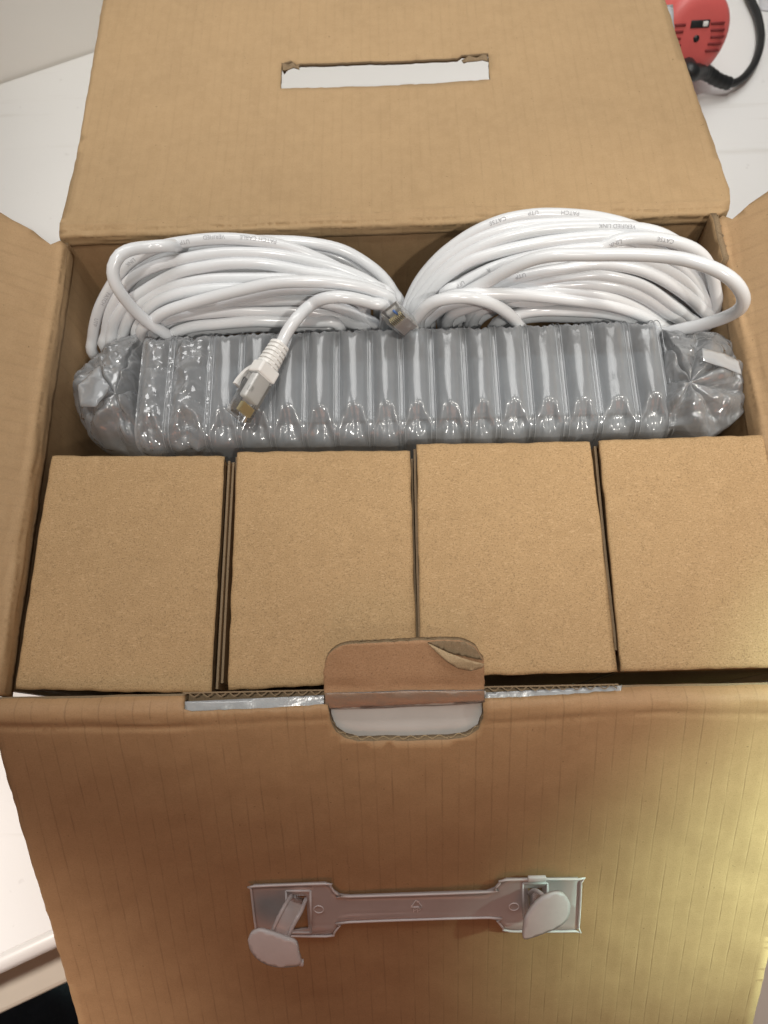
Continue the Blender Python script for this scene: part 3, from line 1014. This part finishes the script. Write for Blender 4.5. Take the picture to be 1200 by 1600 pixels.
for ci in range(len(bx) - 1):
    x0, x1 = bx[ci], bx[ci + 1]
    bm = bmesh.new()
    rows = []
    rnd = [random.uniform(-1, 1) for _ in range(6)]
    crumple = 0.0030 if ci in (1,) else (0.0014 if ci == 0 else 0.00022)
    for j, (y, z, ny, nz) in enumerate(prof):
        s = acc[j]
        row = []
        for k in range(NU):
            u = k / (NU - 1) - 0.5
            x = (x0 + x1) / 2 + u * (x1 - x0) * 0.994
            uu = max(0, 1 - abs(u) / 0.41)
            bulge = max(0, 1 - (1 - uu) ** 2.1) ** 0.72 if uu > 0 else 0
            cu = math.cos(math.pi * u)
            h = 0.0062 * (1 + 0.20 * rnd[0])
            df = s - (sF + 0.0095 * cu - 0.003 + 0.0012 * rnd[1])
            db = s - (sB - 0.0055 * cu + 0.0045 + 0.0010 * rnd[2])
            f = 1.0
            if df < 0.006:
                t_ = max(0, min(1, (df + 0.0005) / 0.0065))
                f = -0.25 + 1.25 * t_ ** 0.7
                if df < -0.007: f += 0.45 * min(1, (-0.007 - df) / 0.006)
            if db > -0.005:
                t_ = max(0, min(1, (0.001 - db) / 0.006))
                f = -0.30 + 1.30 * t_ ** 0.7
            crest = math.exp(-((df - 0.0002) / 0.0009) ** 2) + math.exp(-(db / 0.0009) ** 2)
            a = h * bulge * f + 0.0010 * crest * cu
            wz = math.exp(-(df / 0.009) ** 2) + math.exp(-(db / 0.008) ** 2)
            a += bulge * wz * 0.0007 * math.sin(u * (26 + 5 * rnd[3]) + rnd[4] * 6 + s * 90)
            a += bulge * crumple * (noise.noise(Vector((x * 160, y * 120 + ci, z * 160))) + 0.6 * abs(noise.noise(Vector((x * 90 + 3, y * 75, z * 90)))) - 0.2)
            a += bulge * 0.0009 * math.sin(s * 38 + rnd[5] * 4)
            row.append(bm.verts.new((x + 0.0006 * math.sin(s * 60 + rnd[4] * 5) * (1 - abs(2 * u)), y + ny * a, z + nz * a)))
        rows.append(row)
    for ra, rb in zip(rows, rows[1:]):
        for k in range(NU - 1): bm.faces.new((ra[k], ra[k + 1], rb[k + 1], rb[k]))
    link_bm('air_column', bm, M['film'] if ci > 1 else M['film_end'], wrap)
    # the welded seam on the right side of the column
    bm = bmesh.new()
    for off in (-0.0015, 0.0015):
        pth = [Vector((x1 + off, y + ny * 0.0006, z + nz * 0.0006)) for y, z, ny, nz in prof]
        tube(bm, pth, 0.00026, 5)
    link_bm('seam', bm, M['seam'], wrap)


def fan(name, px_c, outline, zc, zedge, lobes, ph, seed, crumple, mat):
    c = on_z(*px_c, zc)
    rim = []
    n = 150
    pts = [on_z(x, y, zedge) for x, y in outline]
    cl = catmull(pts + pts[:1], 0.002)
    m = len(cl) - 1
    bm = bmesh.new()
    rings = []
    NR = 34
    for j in range(1, NR + 1):
        r = j / NR
        ring = []
        for k in range(n):
            th = k / n
            q = cl[int(th * m)].lerp(cl[min(m, int(th * m) + 1)], th * m - int(th * m))
            p = c.lerp(q, r)
            lob = abs(math.sin(math.pi * (th * lobes + ph)))
            z = zc + (zedge - zc) * r ** 2.6
            amp = math.sin(math.pi * min(1, r * 1.02)) ** 0.7
            z += (0.0105 * math.sqrt(lob) - 0.006) * amp * (0.7 + 0.5 * noise.noise(Vector((math.cos(th * 6.283) * 2, math.sin(th * 6.283) * 2, seed))))
            v = Vector((p.x * 70, p.y * 70, seed))
            z += crumple * (abs(noise.noise(v)) * 1.6 - 0.5 + 0.5 * noise.noise(v * 2.6)) * min(1, r * 3)
            sc = 1 + 0.03 * (lob - 0.5) * r
            ring.append(bm.verts.new((c.x + (p.x - c.x) * sc, c.y + (p.y - c.y) * sc, z)))
        rings.append(ring)
    # fold under at the rim
    for dz, k_ in ((-0.012, 0.99), (-0.03, 0.9)):
        rings.append([bm.verts.new((c.x + (v.co.x - c.x) * k_, c.y + (v.co.y - c.y) * k_, v.co.z + dz)) for v in rings[NR - 1]])
    cv = bm.verts.new(c)
    for k in range(n): bm.faces.new((cv, rings[0][k], rings[0][(k + 1) % n]))
    for a, b in zip(rings, rings[1:]):
        for k in range(n): bm.faces.new((a[k], b[k], b[(k + 1) % n], a[(k + 1) % n]))
    return link_bm(name, bm, mat, wrap)


ER = [(1036, 512), (1062, 520), (1085, 517), (1115, 516), (1140, 530), (1162, 550), (1172, 585), (1169, 618), (1160, 645), (1130, 670), (1098, 684), (1062, 668), (1040, 660), (1034, 580)]
EL = [(228, 514), (195, 526), (160, 546), (135, 570), (114, 600), (117, 635), (130, 668), (150, 692), (185, 703), (230, 708), (236, 610)]
fan('folded_end', (1078, 598), ER, -0.002, -0.013, 7, 0.3, 3.0, 0.0045, M['film_end'])
fan('folded_end', (180, 615), EL, -0.004, -0.030, 5, 0.1, 8.0, 0.0070, M['film_end'])
fan('inner_fold', (1090, 606), [(1090 + (x - 1090) * 0.93, 606 + (y - 606) * 0.93) for x, y in ER], -0.018, -0.028, 5, 0.7, 13.0, 0.006, M['film_end'])
fan('inner_fold', (172, 622), [(172 + (x - 172) * 0.93, 622 + (y - 622) * 0.93) for x, y in EL], -0.018, -0.040, 4, 0.4, 21.0, 0.008, M['film_end'])
# white sticker folded into the right end and a milky flap of film in the left end
for q, zz, mt in (([(1099, 541), (1140, 543), (1168, 548), (1170, 572), (1150, 568), (1100, 562)], 0.0075, 'sticker'), ([(116, 596), (157, 572), (160, 588), (172, 604), (150, 636), (122, 632)], 0.0, 'seam')):
    pl = [tuple(on_z(x, y, zz)[:2]) for x, y in q]
    bm = sheet(pl, [], lambda u, v: (Vector((u, v, zz + 0.0015 * noise.noise(Vector((u * 120, v * 120, 0))) - max(0, abs(u) - 0.165) * 0.35)), Vector((0, 0, 1))), 0.0003, 0.003)
    link_bm('sticker', bm, [M[mt], M[mt]], wrap)

# ------------------------------------------------------------------ cable coils
R = 0.0035


def strand(px, y0, z0, tilt=30):
    """pixels -> points on a plane through (y0, z0) that leans back by tilt"""
    a = rad(tilt)
    n = Vector((0, math.cos(a), -math.sin(a)))
    out = []
    for q in px:
        if len(q) == 3: out.append(on_y(*q))
        else: out.append(hit(q[0], q[1], (0, y0, z0), n))
    return out


def under(a, b, depth=0.10, y=0.222):
    """hidden lower half of a loop from a (right end) to b (left end)"""
    out = []
    for k in range(1, 8):
        t = k / 8
        f = math.sin(math.pi * t)
        p = a.lerp(b, (1 - math.cos(math.pi * t)) / 2)
        p = Vector((p.x, p.y + (y - p.y) * min(1, f * 1.5), min(a.z, b.z) * f + p.z * (1 - f) - depth * f))
        p.x = max(-0.188, min(0.188, p.x))
        out.append(p)
    return out


def coil_path(strands, xc, lead=None, tail=None):
    path = list(lead or [])
    order = []
    for i, s in enumerate(strands):
        order.append(s)
        f = [Vector((xc + (p.x - xc) * 0.955, p.y + 0.003, p.z - 0.0105)) for p in s]
        order.append(f)
    for s in order:
        if path: path += under(path[-1], s[0])
        path += s
    if tail: path += tail
    return path


def prints(bm, path, T_, N_, B_, px, y, text, size=0.0032, flip=True, side=0.0):
    """lettering wrapped round the cable near the path point seen at px"""
    best, bi = 1e9, 0
    d = (ROT @ Vector(((px[0] - CX) / F, -(px[1] - CY) / F, -1.0))).normalized()
    for i, p in enumerate(path):
        v = p - CAM
        off = (v - d * v.dot(d)).length
        if off < R * 1.0:
            sc = v.length
            if sc < best: best, bi = sc, i
    if best > 1e8: return
    t = text_mesh(text, size)
    bmesh.ops.triangulate(t, faces=t.faces[:])
    for _ in range(3):
        es = [e for e in t.edges if e.calc_length() > 0.0007]
        if es: bmesh.ops.subdivide_edges(t, edges=es, cuts=1)
        bmesh.ops.triangulate(t, faces=t.faces[:])
    tdir = T_[bi]
    sgn = 1.0 if tdir.x > 0 else -1.0
    # angle of the camera direction round the cable
    vc = (CAM - path[bi]).normalized()
    base = math.atan2(vc.dot(B_[bi]), vc.dot(N_[bi]))
    seglen = [(path[k + 1] - path[k]).length for k in range(len(path) - 1)]
    vm = {}
    for v in t.verts:
        lx, ly = (-v.co.x, -v.co.y) if flip else (v.co.x, v.co.y)
        s = lx * sgn
        i = bi
        while s > seglen[i] and i < len(seglen) - 1:
            s -= seglen[i]
            i += 1
        while s < 0 and i > 0:
            i -= 1
            s += seglen[i]
        f = s / seglen[i]
        p = path[i].lerp(path[i + 1], f)
        vcl = (CAM - p).normalized()
        bl = math.atan2(vcl.dot(B_[i]), vcl.dot(N_[i]))
        upd = Vector((0, 0.8, 0.6))
        up_a = math.atan2(upd.dot(B_[i]), upd.dot(N_[i]))
        da = (up_a - bl + math.pi) % (2 * math.pi) - math.pi
        sg = 1 if da > 0 else -1
        a = bl + sg * ((ly + side) / R)
        vm[v] = bm.verts.new(p + (N_[i] * math.cos(a) + B_[i] * math.sin(a)) * (R + 0.00012))
    for fc in t.faces:
        try: bm.faces.new([vm[v] for v in fc.verts])
        except ValueError: pass
    t.free()


L = {}
L[0] = strand([(180, 500), (200, 440), (235, 405), (290, 385), (360, 378), (440, 377), (492, 381), (535, 391), (570, 410), (597, 432), (615, 457), (626, 482)], 0.259, 0.006)
L[1] = strand([(148, 556), (145, 528), (152, 492), (165, 462), (187, 427), (207, 407), (245, 387), (295, 377), (345, 373), (395, 376), (440, 384), (480, 397), (530, 420), (570, 445), (600, 475)], 0.2525, 0.012)
L[2] = strand([(165, 545), (166, 522), (172, 490), (187, 460), (207, 435), (240, 417), (282, 406), (332, 397), (382, 395), (430, 398), (475, 406), (520, 417), (555, 430), (587, 447), (612, 470)], 0.246, 0.008, 28)
L[3] = strand([(178, 548), (176, 517), (182, 497), (200, 472), (225, 455), (250, 440), (282, 425), (320, 417), (357, 412), (405, 412), (440, 417), (480, 425), (530, 433), (575, 448), (600, 465)], 0.239, 0.004, 25)
L[4] = strand([(195, 545), (193, 522), (203, 495), (222, 475), (245, 460), (270, 449), (300, 441), (335, 436), (370, 435), (420, 435), (460, 437), (505, 447), (545, 465), (570, 485)], 0.233, -0.001, 20)
L[5] = strand([(215, 530), (225, 495), (240, 476), (270, 462), (320, 453), (370, 451), (420, 454), (460, 462), (500, 471), (540, 483), (575, 500), (590, 515)], 0.227, -0.004, 16)
L[6] = strand([(222, 525), (240, 500), (262, 486), (295, 475), (345, 461), (395, 449), (430, 442), (467, 440), (510, 441), (555, 447), (592, 458), (612, 475)], 0.2185, 0.004, 10)
L[7] = strand([(230, 545), (240, 515), (255, 502), (280, 494), (320, 489), (370, 486), (420, 487), (460, 486), (500, 490), (545, 503), (575, 520)], 0.2195, -0.009, 8)
L[8] = strand([(250, 550), (268, 524), (300, 511), (345, 506), (395, 502), (440, 503), (490, 503), (530, 510)], 0.2145, -0.014, 5)
L[9] = strand([(300, 480), (360, 470), (430, 468), (470, 468), (505, 472), (540, 484), (570, 502), (590, 518)], 0.2225, -0.006, 8)
lead = strand([(436, 541), (443, 527), (451, 514), (465, 496), (485, 477), (505, 467), (530, 464), (555, 467), (582, 474), (603, 482)], 0.2115, 0.004, 0)
lead[0] = on_z(438, 541, 0.0058)
lead[1] = on_z(444, 528, 0.0068)
lead[2] = on_z(451.5, 514, 0.0085)
lead[3] = on_z(465, 496, 0.010)
tailp = strand([(262, 384), (232, 386), (208, 389), (188, 398), (177, 417), (178, 437), (188, 457), (208, 482), (233, 505), (258, 521), (275, 534)], 0.228, 0.02, 25)
for k, dy in enumerate((0.245, 0.243, 0.239, 0.234, 0.228, 0.223, 0.219, 0.216, 0.2135, 0.212, 0.2115)):
    q = [(262, 384), (232, 386), (208, 389), (188, 398), (177, 417), (178, 437), (188, 457), (208, 482), (233, 505), (258, 521), (275, 534)][k]
    tailp[k] = on_y(*q, dy)
tailp = [on_y(330, 392, 0.262), on_y(295, 386, 0.258)] + tailp
tailp += [Vector((-0.112, 0.2165, -0.04)), Vector((-0.13, 0.2165, -0.075)), Vector((-0.165, 0.205, -0.085))]

coilL = empty('cable_coil', (-0.09, 0.235, ZB + 0.006), 'left coil of white network cable, its booted plug lying on the air wrap', 'cable coil', 'white network cable coils at the back of the carton')
pathL = coil_path([L[k] for k in (9, 8, 7, 6, 5, 4, 3, 2, 1, 0)], -0.085, lead=lead, tail=None)
pathL += under(pathL[-1], tailp[0], 0.02, 0.25)[:0]
pl_full = catmull(pathL, 0.003)
bm = bmesh.new()
tube(bm, pl_full, R, 12)
tube(bm, catmull(tailp, 0.003), R, 12)
link_bm('cable', bm, M['white_pvc'], coilL)
Tn, Nn, Bn = frames(pl_full)
bm = bmesh.new()
for px, s, sd in (((395, 376), 'PATCH CABLE', 0.0015), ((330, 374), 'VERIFIED', 0.0012), ((270, 381), 'UTP CAT5E', 0.0), ((200, 412), 'LINK', 0.0), ((163, 466), 'PATCH', -0.0005), ((150, 505), 'UTP', 0.0)):
    prints(bm, pl_full, Tn, Nn, Bn, px, 0, s, side=sd)
if len(bm.verts): link_bm('printed_text', bm, M['ink'], coilL, smooth=False)['kind'] = 'stuff'
else: bm.free()

Rr = {}
Rr[1] = strand([(634, 505), (640, 472), (657, 437), (687, 402), (720, 376), (745, 361), (770, 350), (795, 342), (832, 336), (870, 335), (915, 338), (947, 343), (981, 352), (1012, 365), (1050, 388), (1085, 417), (1106, 450), (1112, 488)], 0.2545, 0.022)
Rr[2] = strand([(640, 500), (650, 462), (675, 424), (705, 398), (740, 377), (775, 363), (810, 354), (857, 350), (907, 349), (950, 353), (1000, 366), (1050, 392), (1090, 430), (1110, 470), (1113, 500)], 0.249, 0.018)
Rr[3] = strand([(645, 497), (660, 460), (693, 424), (725, 400), (765, 380), (810, 366), (857, 358), (907, 355), (950, 355), (981, 356), (1013, 360), (1040, 369), (1070, 388), (1095, 415), (1106, 450), (1108, 490)], 0.243, 0.016, 28)
Rr[4] = strand([(655, 495), (667, 466), (692, 436), (732, 409), (782, 393), (832, 382), (870, 376), (920, 371), (960, 370), (1000, 378), (1040, 398), (1075, 425), (1095, 455), (1104, 490)], 0.237, 0.012, 25)
Rr[5] = strand([(690, 468), (720, 444), (745, 430), (775, 417), (815, 405), (860, 396), (905, 390), (940, 387), (960, 377), (987, 372), (1027, 373), (1061, 380), (1088, 392), (1106, 412), (1116, 445), (1116, 490)], 0.233, 0.013, 22)
R6px = [(672, 500, 0.221), (685, 487, 0.221), (705, 473, 0.220), (732, 456, 0.219), (760, 441, 0.219), (790, 424, 0.219), (825, 408, 0.219), (865, 399, 0.2185), (930, 398, 0.217), (987, 398, 0.214), (1040, 401, 0.210), (1080, 408, 0.205), (1120, 422, 0.199), (1147, 440, 0.194), (1161, 462, 0.1905), (1158, 480, 0.190), (1139, 493, 0.193), (1105, 505, 0.197), (1067, 514, 0.2005), (1048, 518, 0.203), (1025, 522, 0.2065)]
Rr[6] = [on_y(*q) for q in R6px]
Rr[8] = strand([(735, 480), (752, 462), (775, 449), (805, 436), (845, 426), (882, 420), (933, 412), (987, 418), (1029, 433), (1067, 457), (1093, 480), (1108, 505)], 0.226, 0.004, 18)
Rr[7] = strand([(720, 480), (745, 458), (790, 436), (850, 418), (920, 408), (975, 406), (1010, 411), (1040, 422), (1070, 440), (1095, 467), (1112, 500)], 0.231, 0.006, 20)
Rr[9] = strand([(735, 490), (765, 464), (800, 450), (840, 442), (880, 436), (933, 430), (980, 438), (1013, 451), (1045, 473), (1072, 493), (1090, 515)], 0.2225, -0.001, 14)
Rr[10] = strand([(740, 500), (770, 475), (815, 459), (860, 449), (910, 444), (945, 446), (975, 452), (1008, 466), (1040, 487), (1067, 510)], 0.2195, -0.005, 10)
Rr[11] = strand([(700, 500), (740, 478), (800, 463), (850, 457), (900, 457), (935, 461), (965, 468), (1000, 483), (1032, 503), (1050, 522)], 0.2168, -0.008, 6)
Rr[12] = strand([(655, 505), (668, 484), (690, 468), (725, 460), (770, 459), (820, 461), (870, 466), (920, 472), (960, 479), (1000, 492), (1025, 505), (1045, 525)], 0.2135, -0.006, 4)
Rr[13] = strand([(770, 512), (790, 497), (815, 489), (850, 485), (895, 486), (950, 490), (995, 502), (1020, 520)], 0.2135, -0.015, 0)
leadR = [on_y(*q) for q in ((815, 518, 0.2085), (808, 506, 0.209), (795, 491, 0.2095), (770, 475, 0.210), (732, 465, 0.210), (695, 467, 0.210), (672, 475, 0.210), (657, 489, 0.2095), (648, 508, 0.2105))]
leadR = [Vector((0.062, 0.217, -0.06)), Vector((0.066, 0.213, -0.035))] + leadR

coilR = empty('cable_coil', (0.10, 0.235, ZB + 0.006), 'right coil of white network cable, one big loop springing out to the right wall', 'cable coil', 'white network cable coils at the back of the carton')
pathR = coil_path([Rr[k] for k in (13, 12, 11, 10, 9, 8, 7, 5, 4, 3, 2, 1)], 0.10, lead=leadR)
pathR += under(pathR[-1], Rr[6][0]) + Rr[6] + [Vector((0.145, 0.2155, -0.045)), Vector((0.13, 0.217, -0.08))]
pr_full = catmull(pathR, 0.003)
bm = bmesh.new()
tube(bm, pr_full, R, 12)
link_bm('cable', bm, M['white_pvc'], coilR)
Tn, Nn, Bn = frames(pr_full)
bm = bmesh.new()
for px, s, sd in (((783, 344), 'CAT5E', 0.0008), ((836, 335), 'UTP', 0.0012), ((890, 336), 'PATCH', 0.0012), ((958, 346), 'VERIFIED LINK', 0.0008), ((1042, 377), 'CAT5E', 0.0), ((716, 447), 'UTP', 0.0), ((765, 426), 'R', 0.0), ((822, 431), 'UTP', 0.0008), ((955, 381), 'LINK', -0.001)):
    prints(bm, pr_full, Tn, Nn, Bn, px, 0, s, side=sd)
if len(bm.verts): link_bm('printed_text', bm, M['ink'], coilR, smooth=False)['kind'] = 'stuff'
else: bm.free()


def plug(parent, base, tip, up, scale, boot=True, y_off=0.0):
    """network plug: base = where the cable enters the boot, tip = nose of the plug, up = direction its contact side faces"""
    ydir = (tip - base).normalized()
    zdir = (up - ydir * up.dot(ydir)).normalized()
    xdir = ydir.cross(zdir)
    RM = Matrix((xdir, ydir, zdir)).transposed()
    k = scale
    kx = 0.86

    def W(x, y, z): return base + (xdir * x * kx + ydir * y + zdir * z * kx) * k

    def bx_(b, x, y, z, sx, sy, sz, bev=0.0): box(b, W(x, y, z), (sx * k * kx, sy * k, sz * k * kx), RM, bev * k)
    y0 = 0.0125 if boot else y_off
    # clear body
    b = bmesh.new()
    bx_(b, 0, y0 + 0.0150, 0, 0.0116, 0.0205, 0.0080, 0.0005)
    o = link_bm('plug', b, M['clear'], parent, smooth=False)
    b = bmesh.new()
    bx_(b, 0, y0 + 0.0092, 0.0006, 0.0096, 0.0150, 0.0060, 0.0010)
    link_bm('wire_insert', b, M['white_matt'], o)
    b = bmesh.new()
    bx_(b, 0.0035, y0 + 0.0125, 0.0028, 0.0030, 0.0030, 0.0016, 0.0004)
    bx_(b, -0.0005, y0 + 0.0165, 0.0012, 0.0075, 0.0040, 0.0018, 0.0004)
    link_bm('clamp_bar', b, M['clear'], o)
    for q in range(8):
        b = bmesh.new()
        bx_(b, (q - 3.5) * 0.00102, y0 + 0.0212, 0.0026, 0.0006, 0.0042, 0.0028)
        link_bm('contact', b, M['gold'], o, smooth=False)
    for q in range(0 if boot else 9):
        b = bmesh.new()
        bx_(b, (q - 4) * 0.00102, y0 + 0.0222, 0.0042, 0.0003, 0.0056, 0.0008)
        link_bm('comb', b, M['clear'], o, smooth=False)
    # latch on the far side
    b = bmesh.new()
    pts = catmull([W(0, y0 + 0.0235, -0.0042), W(0, y0 + 0.021, -0.0058), W(0, y0 + 0.014, -0.0078), W(0, y0 + 0.006, -0.0100)], 0.001)
    for a, c in zip(pts, pts[1:]):
        d = (c - a).normalized()
        n = xdir.cross(d)
        box(b, (a + c) / 2, (0.0042 * k, (c - a).length * 1.02, 0.0011 * k), Matrix((xdir, d, n)).transposed())
    link_bm('latch', b, M['clear'], o, smooth=False)
    if not boot: return
    b = bmesh.new()
    bx_(b, 0, y0 + 0.0015, 0, 0.0124, 0.0060, 0.0092, 0.0009)
    # tapered ribbed sleeve
    prev = None
    seg = 20
    ys = []
    nr = 6
    for q in range(nr):
        a = -0.0008 + q * 0.0021
        ys += [(a, 1.0), (a + 0.0013, 1.0), (a + 0.0014, 0.80), (a + 0.0020, 0.80)]
    ys.append((0.0124, 1.0))
    for y, f in ys:
        t = max(0, min(1, y / 0.0125))
        rx, rz = 0.0049 + 0.0010 * t, 0.0044 + 0.0002 * t
        ring = []
        for q in range(seg):
            a = 2 * math.pi * q / seg
            ca, sa = math.cos(a), math.sin(a)
            e = (abs(ca) ** 3 + abs(sa) ** 3) ** (-1 / 3)
            ff_ = f if abs(ca) > 0.30 or f == 1.0 else 1.0
            ring.append(b.verts.new(W(rx * ca * e * ff_, y, rz * sa * e * ff_)))
        if prev:
            for q in range(seg): b.faces.new((prev[q], prev[(q + 1) % seg], ring[(q + 1) % seg], ring[q]))
        else: b.faces.new(ring[::-1])
        prev = ring
    b.faces.new(prev)
    bo = link_bm('boot', b, M['white_matt'], parent, smooth=False)
    # curved guard over the latch
    b = bmesh.new()
    pts = catmull([W(0, y0 - 0.0005, -0.0040), W(0, y0 + 0.0004, -0.0080), W(0, y0 + 0.0030, -0.0118), W(0, y0 + 0.0075, -0.0140), W(0, y0 + 0.0100, -0.0142)], 0.0008)
    prev = None
    for q, p in enumerate(pts):
        d = (pts[min(q + 1, len(pts) - 1)] - pts[max(q - 1, 0)]).normalized()
        n = xdir.cross(d)
        wd, th = 0.0026 * k, 0.0010 * k
        ring = [b.verts.new(p + xdir * x + n * z) for x, z in ((-wd, -th), (wd, -th), (wd, th), (-wd, th))]
        if prev:
            for e in range(4): b.faces.new((prev[e], prev[(e + 1) % 4], ring[(e + 1) % 4], ring[e]))
        else: b.faces.new(ring[::-1])
        prev = ring
    b.faces.new(prev)
    link_bm('latch_guard', b, M['white_matt'], bo, smooth=False)


plug(coilL, on_z(436, 541, 0.0055), on_z(366, 661, 0.0050), Vector((0.80, 0.42, 0.36)), 1.25)
# clear plug of the right coil standing between the coils, cable going down behind the wrap
pB0, pB1 = on_y(641, 513, 0.2040), on_y(588, 467, 0.1950)
plug(coilR, pB0 + (pB0 - pB1) * 0.12, pB1, Vector((-0.15, -0.55, 0.80)), 1.16, boot=False, y_off=0.0030)
bm = bmesh.new()
tube(bm, catmull([pB0 + (pB0 - pB1) * 0.08, pB0 + (pB0 - pB1) * 0.4 + Vector((0.003, 0.002, -0.012)), pB0 + Vector((0.018, 0.008, -0.05)), pB0 + Vector((0.03, 0.009, -0.09))], 0.003), R * 0.95, 12)
link_bm('cable_end', bm, M['white_pvc'], coilR)
bm = bmesh.new()
qa, qb = pB0.lerp(pB1, 0.50), pB0.lerp(pB1, 0.62)
up_ = Vector((0.0018, -0.0022, 0.0032))
tube(bm, [qa + up_, (qa + qb) / 2 + up_, qb + up_], 0.0007, 8)
link_bm('wire', bm, M['blue'], coilR)

# ------------------------------------------------------------------ red power tool on the worktop, upper right
ta = Vector((-0.08, 0.84, -0.54)).normalized()          # from the rear cap towards the nose
tc_ = on_z(1090, 50, -0.135)
tool = empty('power_tool', (tc_.x, tc_.y + 0.05, ZT), 'red power tool with vent slots in its rear cap, lying behind the carton lid', 'power tool')
tu = Vector((0, 0.54, 0.84))
tu = (tu - ta * tu.dot(ta)).normalized()
tr = ta.cross(tu)
RT = 0.034
bm = bmesh.new()
prev = None
for d, r in ((0.000, 0.0), (0.0002, 0.018), (0.0012, 0.0255), (0.0040, 0.0300), (0.0085, 0.0328), (0.014, 0.0338), (0.0144, 0.0346), (0.030, 0.0350), (0.0304, 0.0335), (0.032, 0.0335), (0.0324, 0.0350), (0.06, 0.034), (0.075, 0.028), (0.11, 0.022), (0.118, 0.018)):
    if r == 0.0:
        prev = [bm.verts.new(tc_)] * 40
        continue
    ring = []
    for q in range(40):
        a = 2 * math.pi * q / 40
        yy = math.sin(a) * (1.12 if math.sin(a) < 0 else 1.0)
        ring.append(bm.verts.new(tc_ + ta * d + (tr * math.cos(a) + tu * yy) * r))
    for q in range(40):
        vs = [prev[q], prev[(q + 1) % 40], ring[(q + 1) % 40], ring[q]]
        vs = list(dict.fromkeys(vs))
        bm.faces.new(vs)
    prev = ring
bm.faces.new(prev)
housing = link_bm('housing', bm, M['red'], tool)
RTL = Matrix((tr, tu, -ta)).transposed()


def cap(x, y, d=0.0): return tc_ + tr * x + tu * y - ta * d


sx = 1 if (cap(0.01, 0) - cap(0, 0)).x > 0 else -1
for q in range(5):
    for sd, L_ in ((1, 0.013), (-1, 0.010)):
        x = sx * sd * (0.0195 - abs(q - 2) * 0.0012)
        y = 0.006 - q * 0.0052
        b = bmesh.new()
        box(b, cap(x, y, -0.0016), (L_, 0.0021, 0.0050), RTL, 0.0006)
        link_bm('vent_slot', b, M['darkred'], housing)
b = bmesh.new()
box(b, cap(sx * 0.001, 0.006, 0.0), (0.0175, 0.0060, 0.0014), RTL, 0.0006)
link_bm('switch_plate', b, M['black'], housing)
b = bmesh.new()
box(b, cap(sx * 0.0055, 0.006, 0.001), (0.0045, 0.0040, 0.0016), RTL, 0.0005)
link_bm('switch', b, M['white_matt'], housing)
b = bmesh.new()
tube(b, [cap(0, -0.005, -0.002), cap(0, -0.005, 0.0), cap(0, -0.005, 0.0003)], 0.0028, 12)
link_bm('screw', b, M['black'], housing)
c0 = cap(sx * -0.003, -0.026, -0.004)
relief = [c0, c0 - ta * 0.014 - tu * 0.004, on_z(1100, 112, -0.172), on_z(1122, 125, -0.182), on_z(1140, 131, -0.187)]
b = bmesh.new()
pr_ = catmull(relief, 0.002)
tube(b, pr_, lambda t: 0.0078 - 0.0022 * t + (0.0004 if int(t * 26) % 2 else 0), 14)
link_bm('strain_relief', b, M['black'], tool)
b = bmesh.new()
cord = [on_z(1138, 131, -0.187), on_z(1152, 128, -0.190), on_z(1168, 115, -0.192), on_z(1182, 92, -0.193), on_z(1189, 60, -0.194), on_z(1185, 28, -0.194), on_z(1174, 2, -0.194), on_z(1160, -25, -0.194), on_z(1130, -60, -0.194)]
tube(b, catmull(cord, 0.004), 0.0038, 12)
link_bm('cord', b, M['black'], tool)
# printed sheet at the right edge of the frame
pp = [on_z(x, y, ZT + 0.0006) for x, y in ((1183, -30), (1215, -30), (1215, 20), (1187, 16))]
M['sheet'] = plain('grey_print_paper', (0.60, 0.60, 0.62), rough=0.7, var=0.25, scale=260)
bm = sheet([(p.x, p.y) for p in pp], [], lambda u, v: (Vector((u, v, ZT + 0.0012)), Vector((0, 0, 1))), 0.0004, 0.01)
tag(link_bm('paper_sheet', bm, [M['sheet'], M['sheet']], None, loc=pp[3]), 'grey printed paper on the worktop beyond the black cord', 'paper')
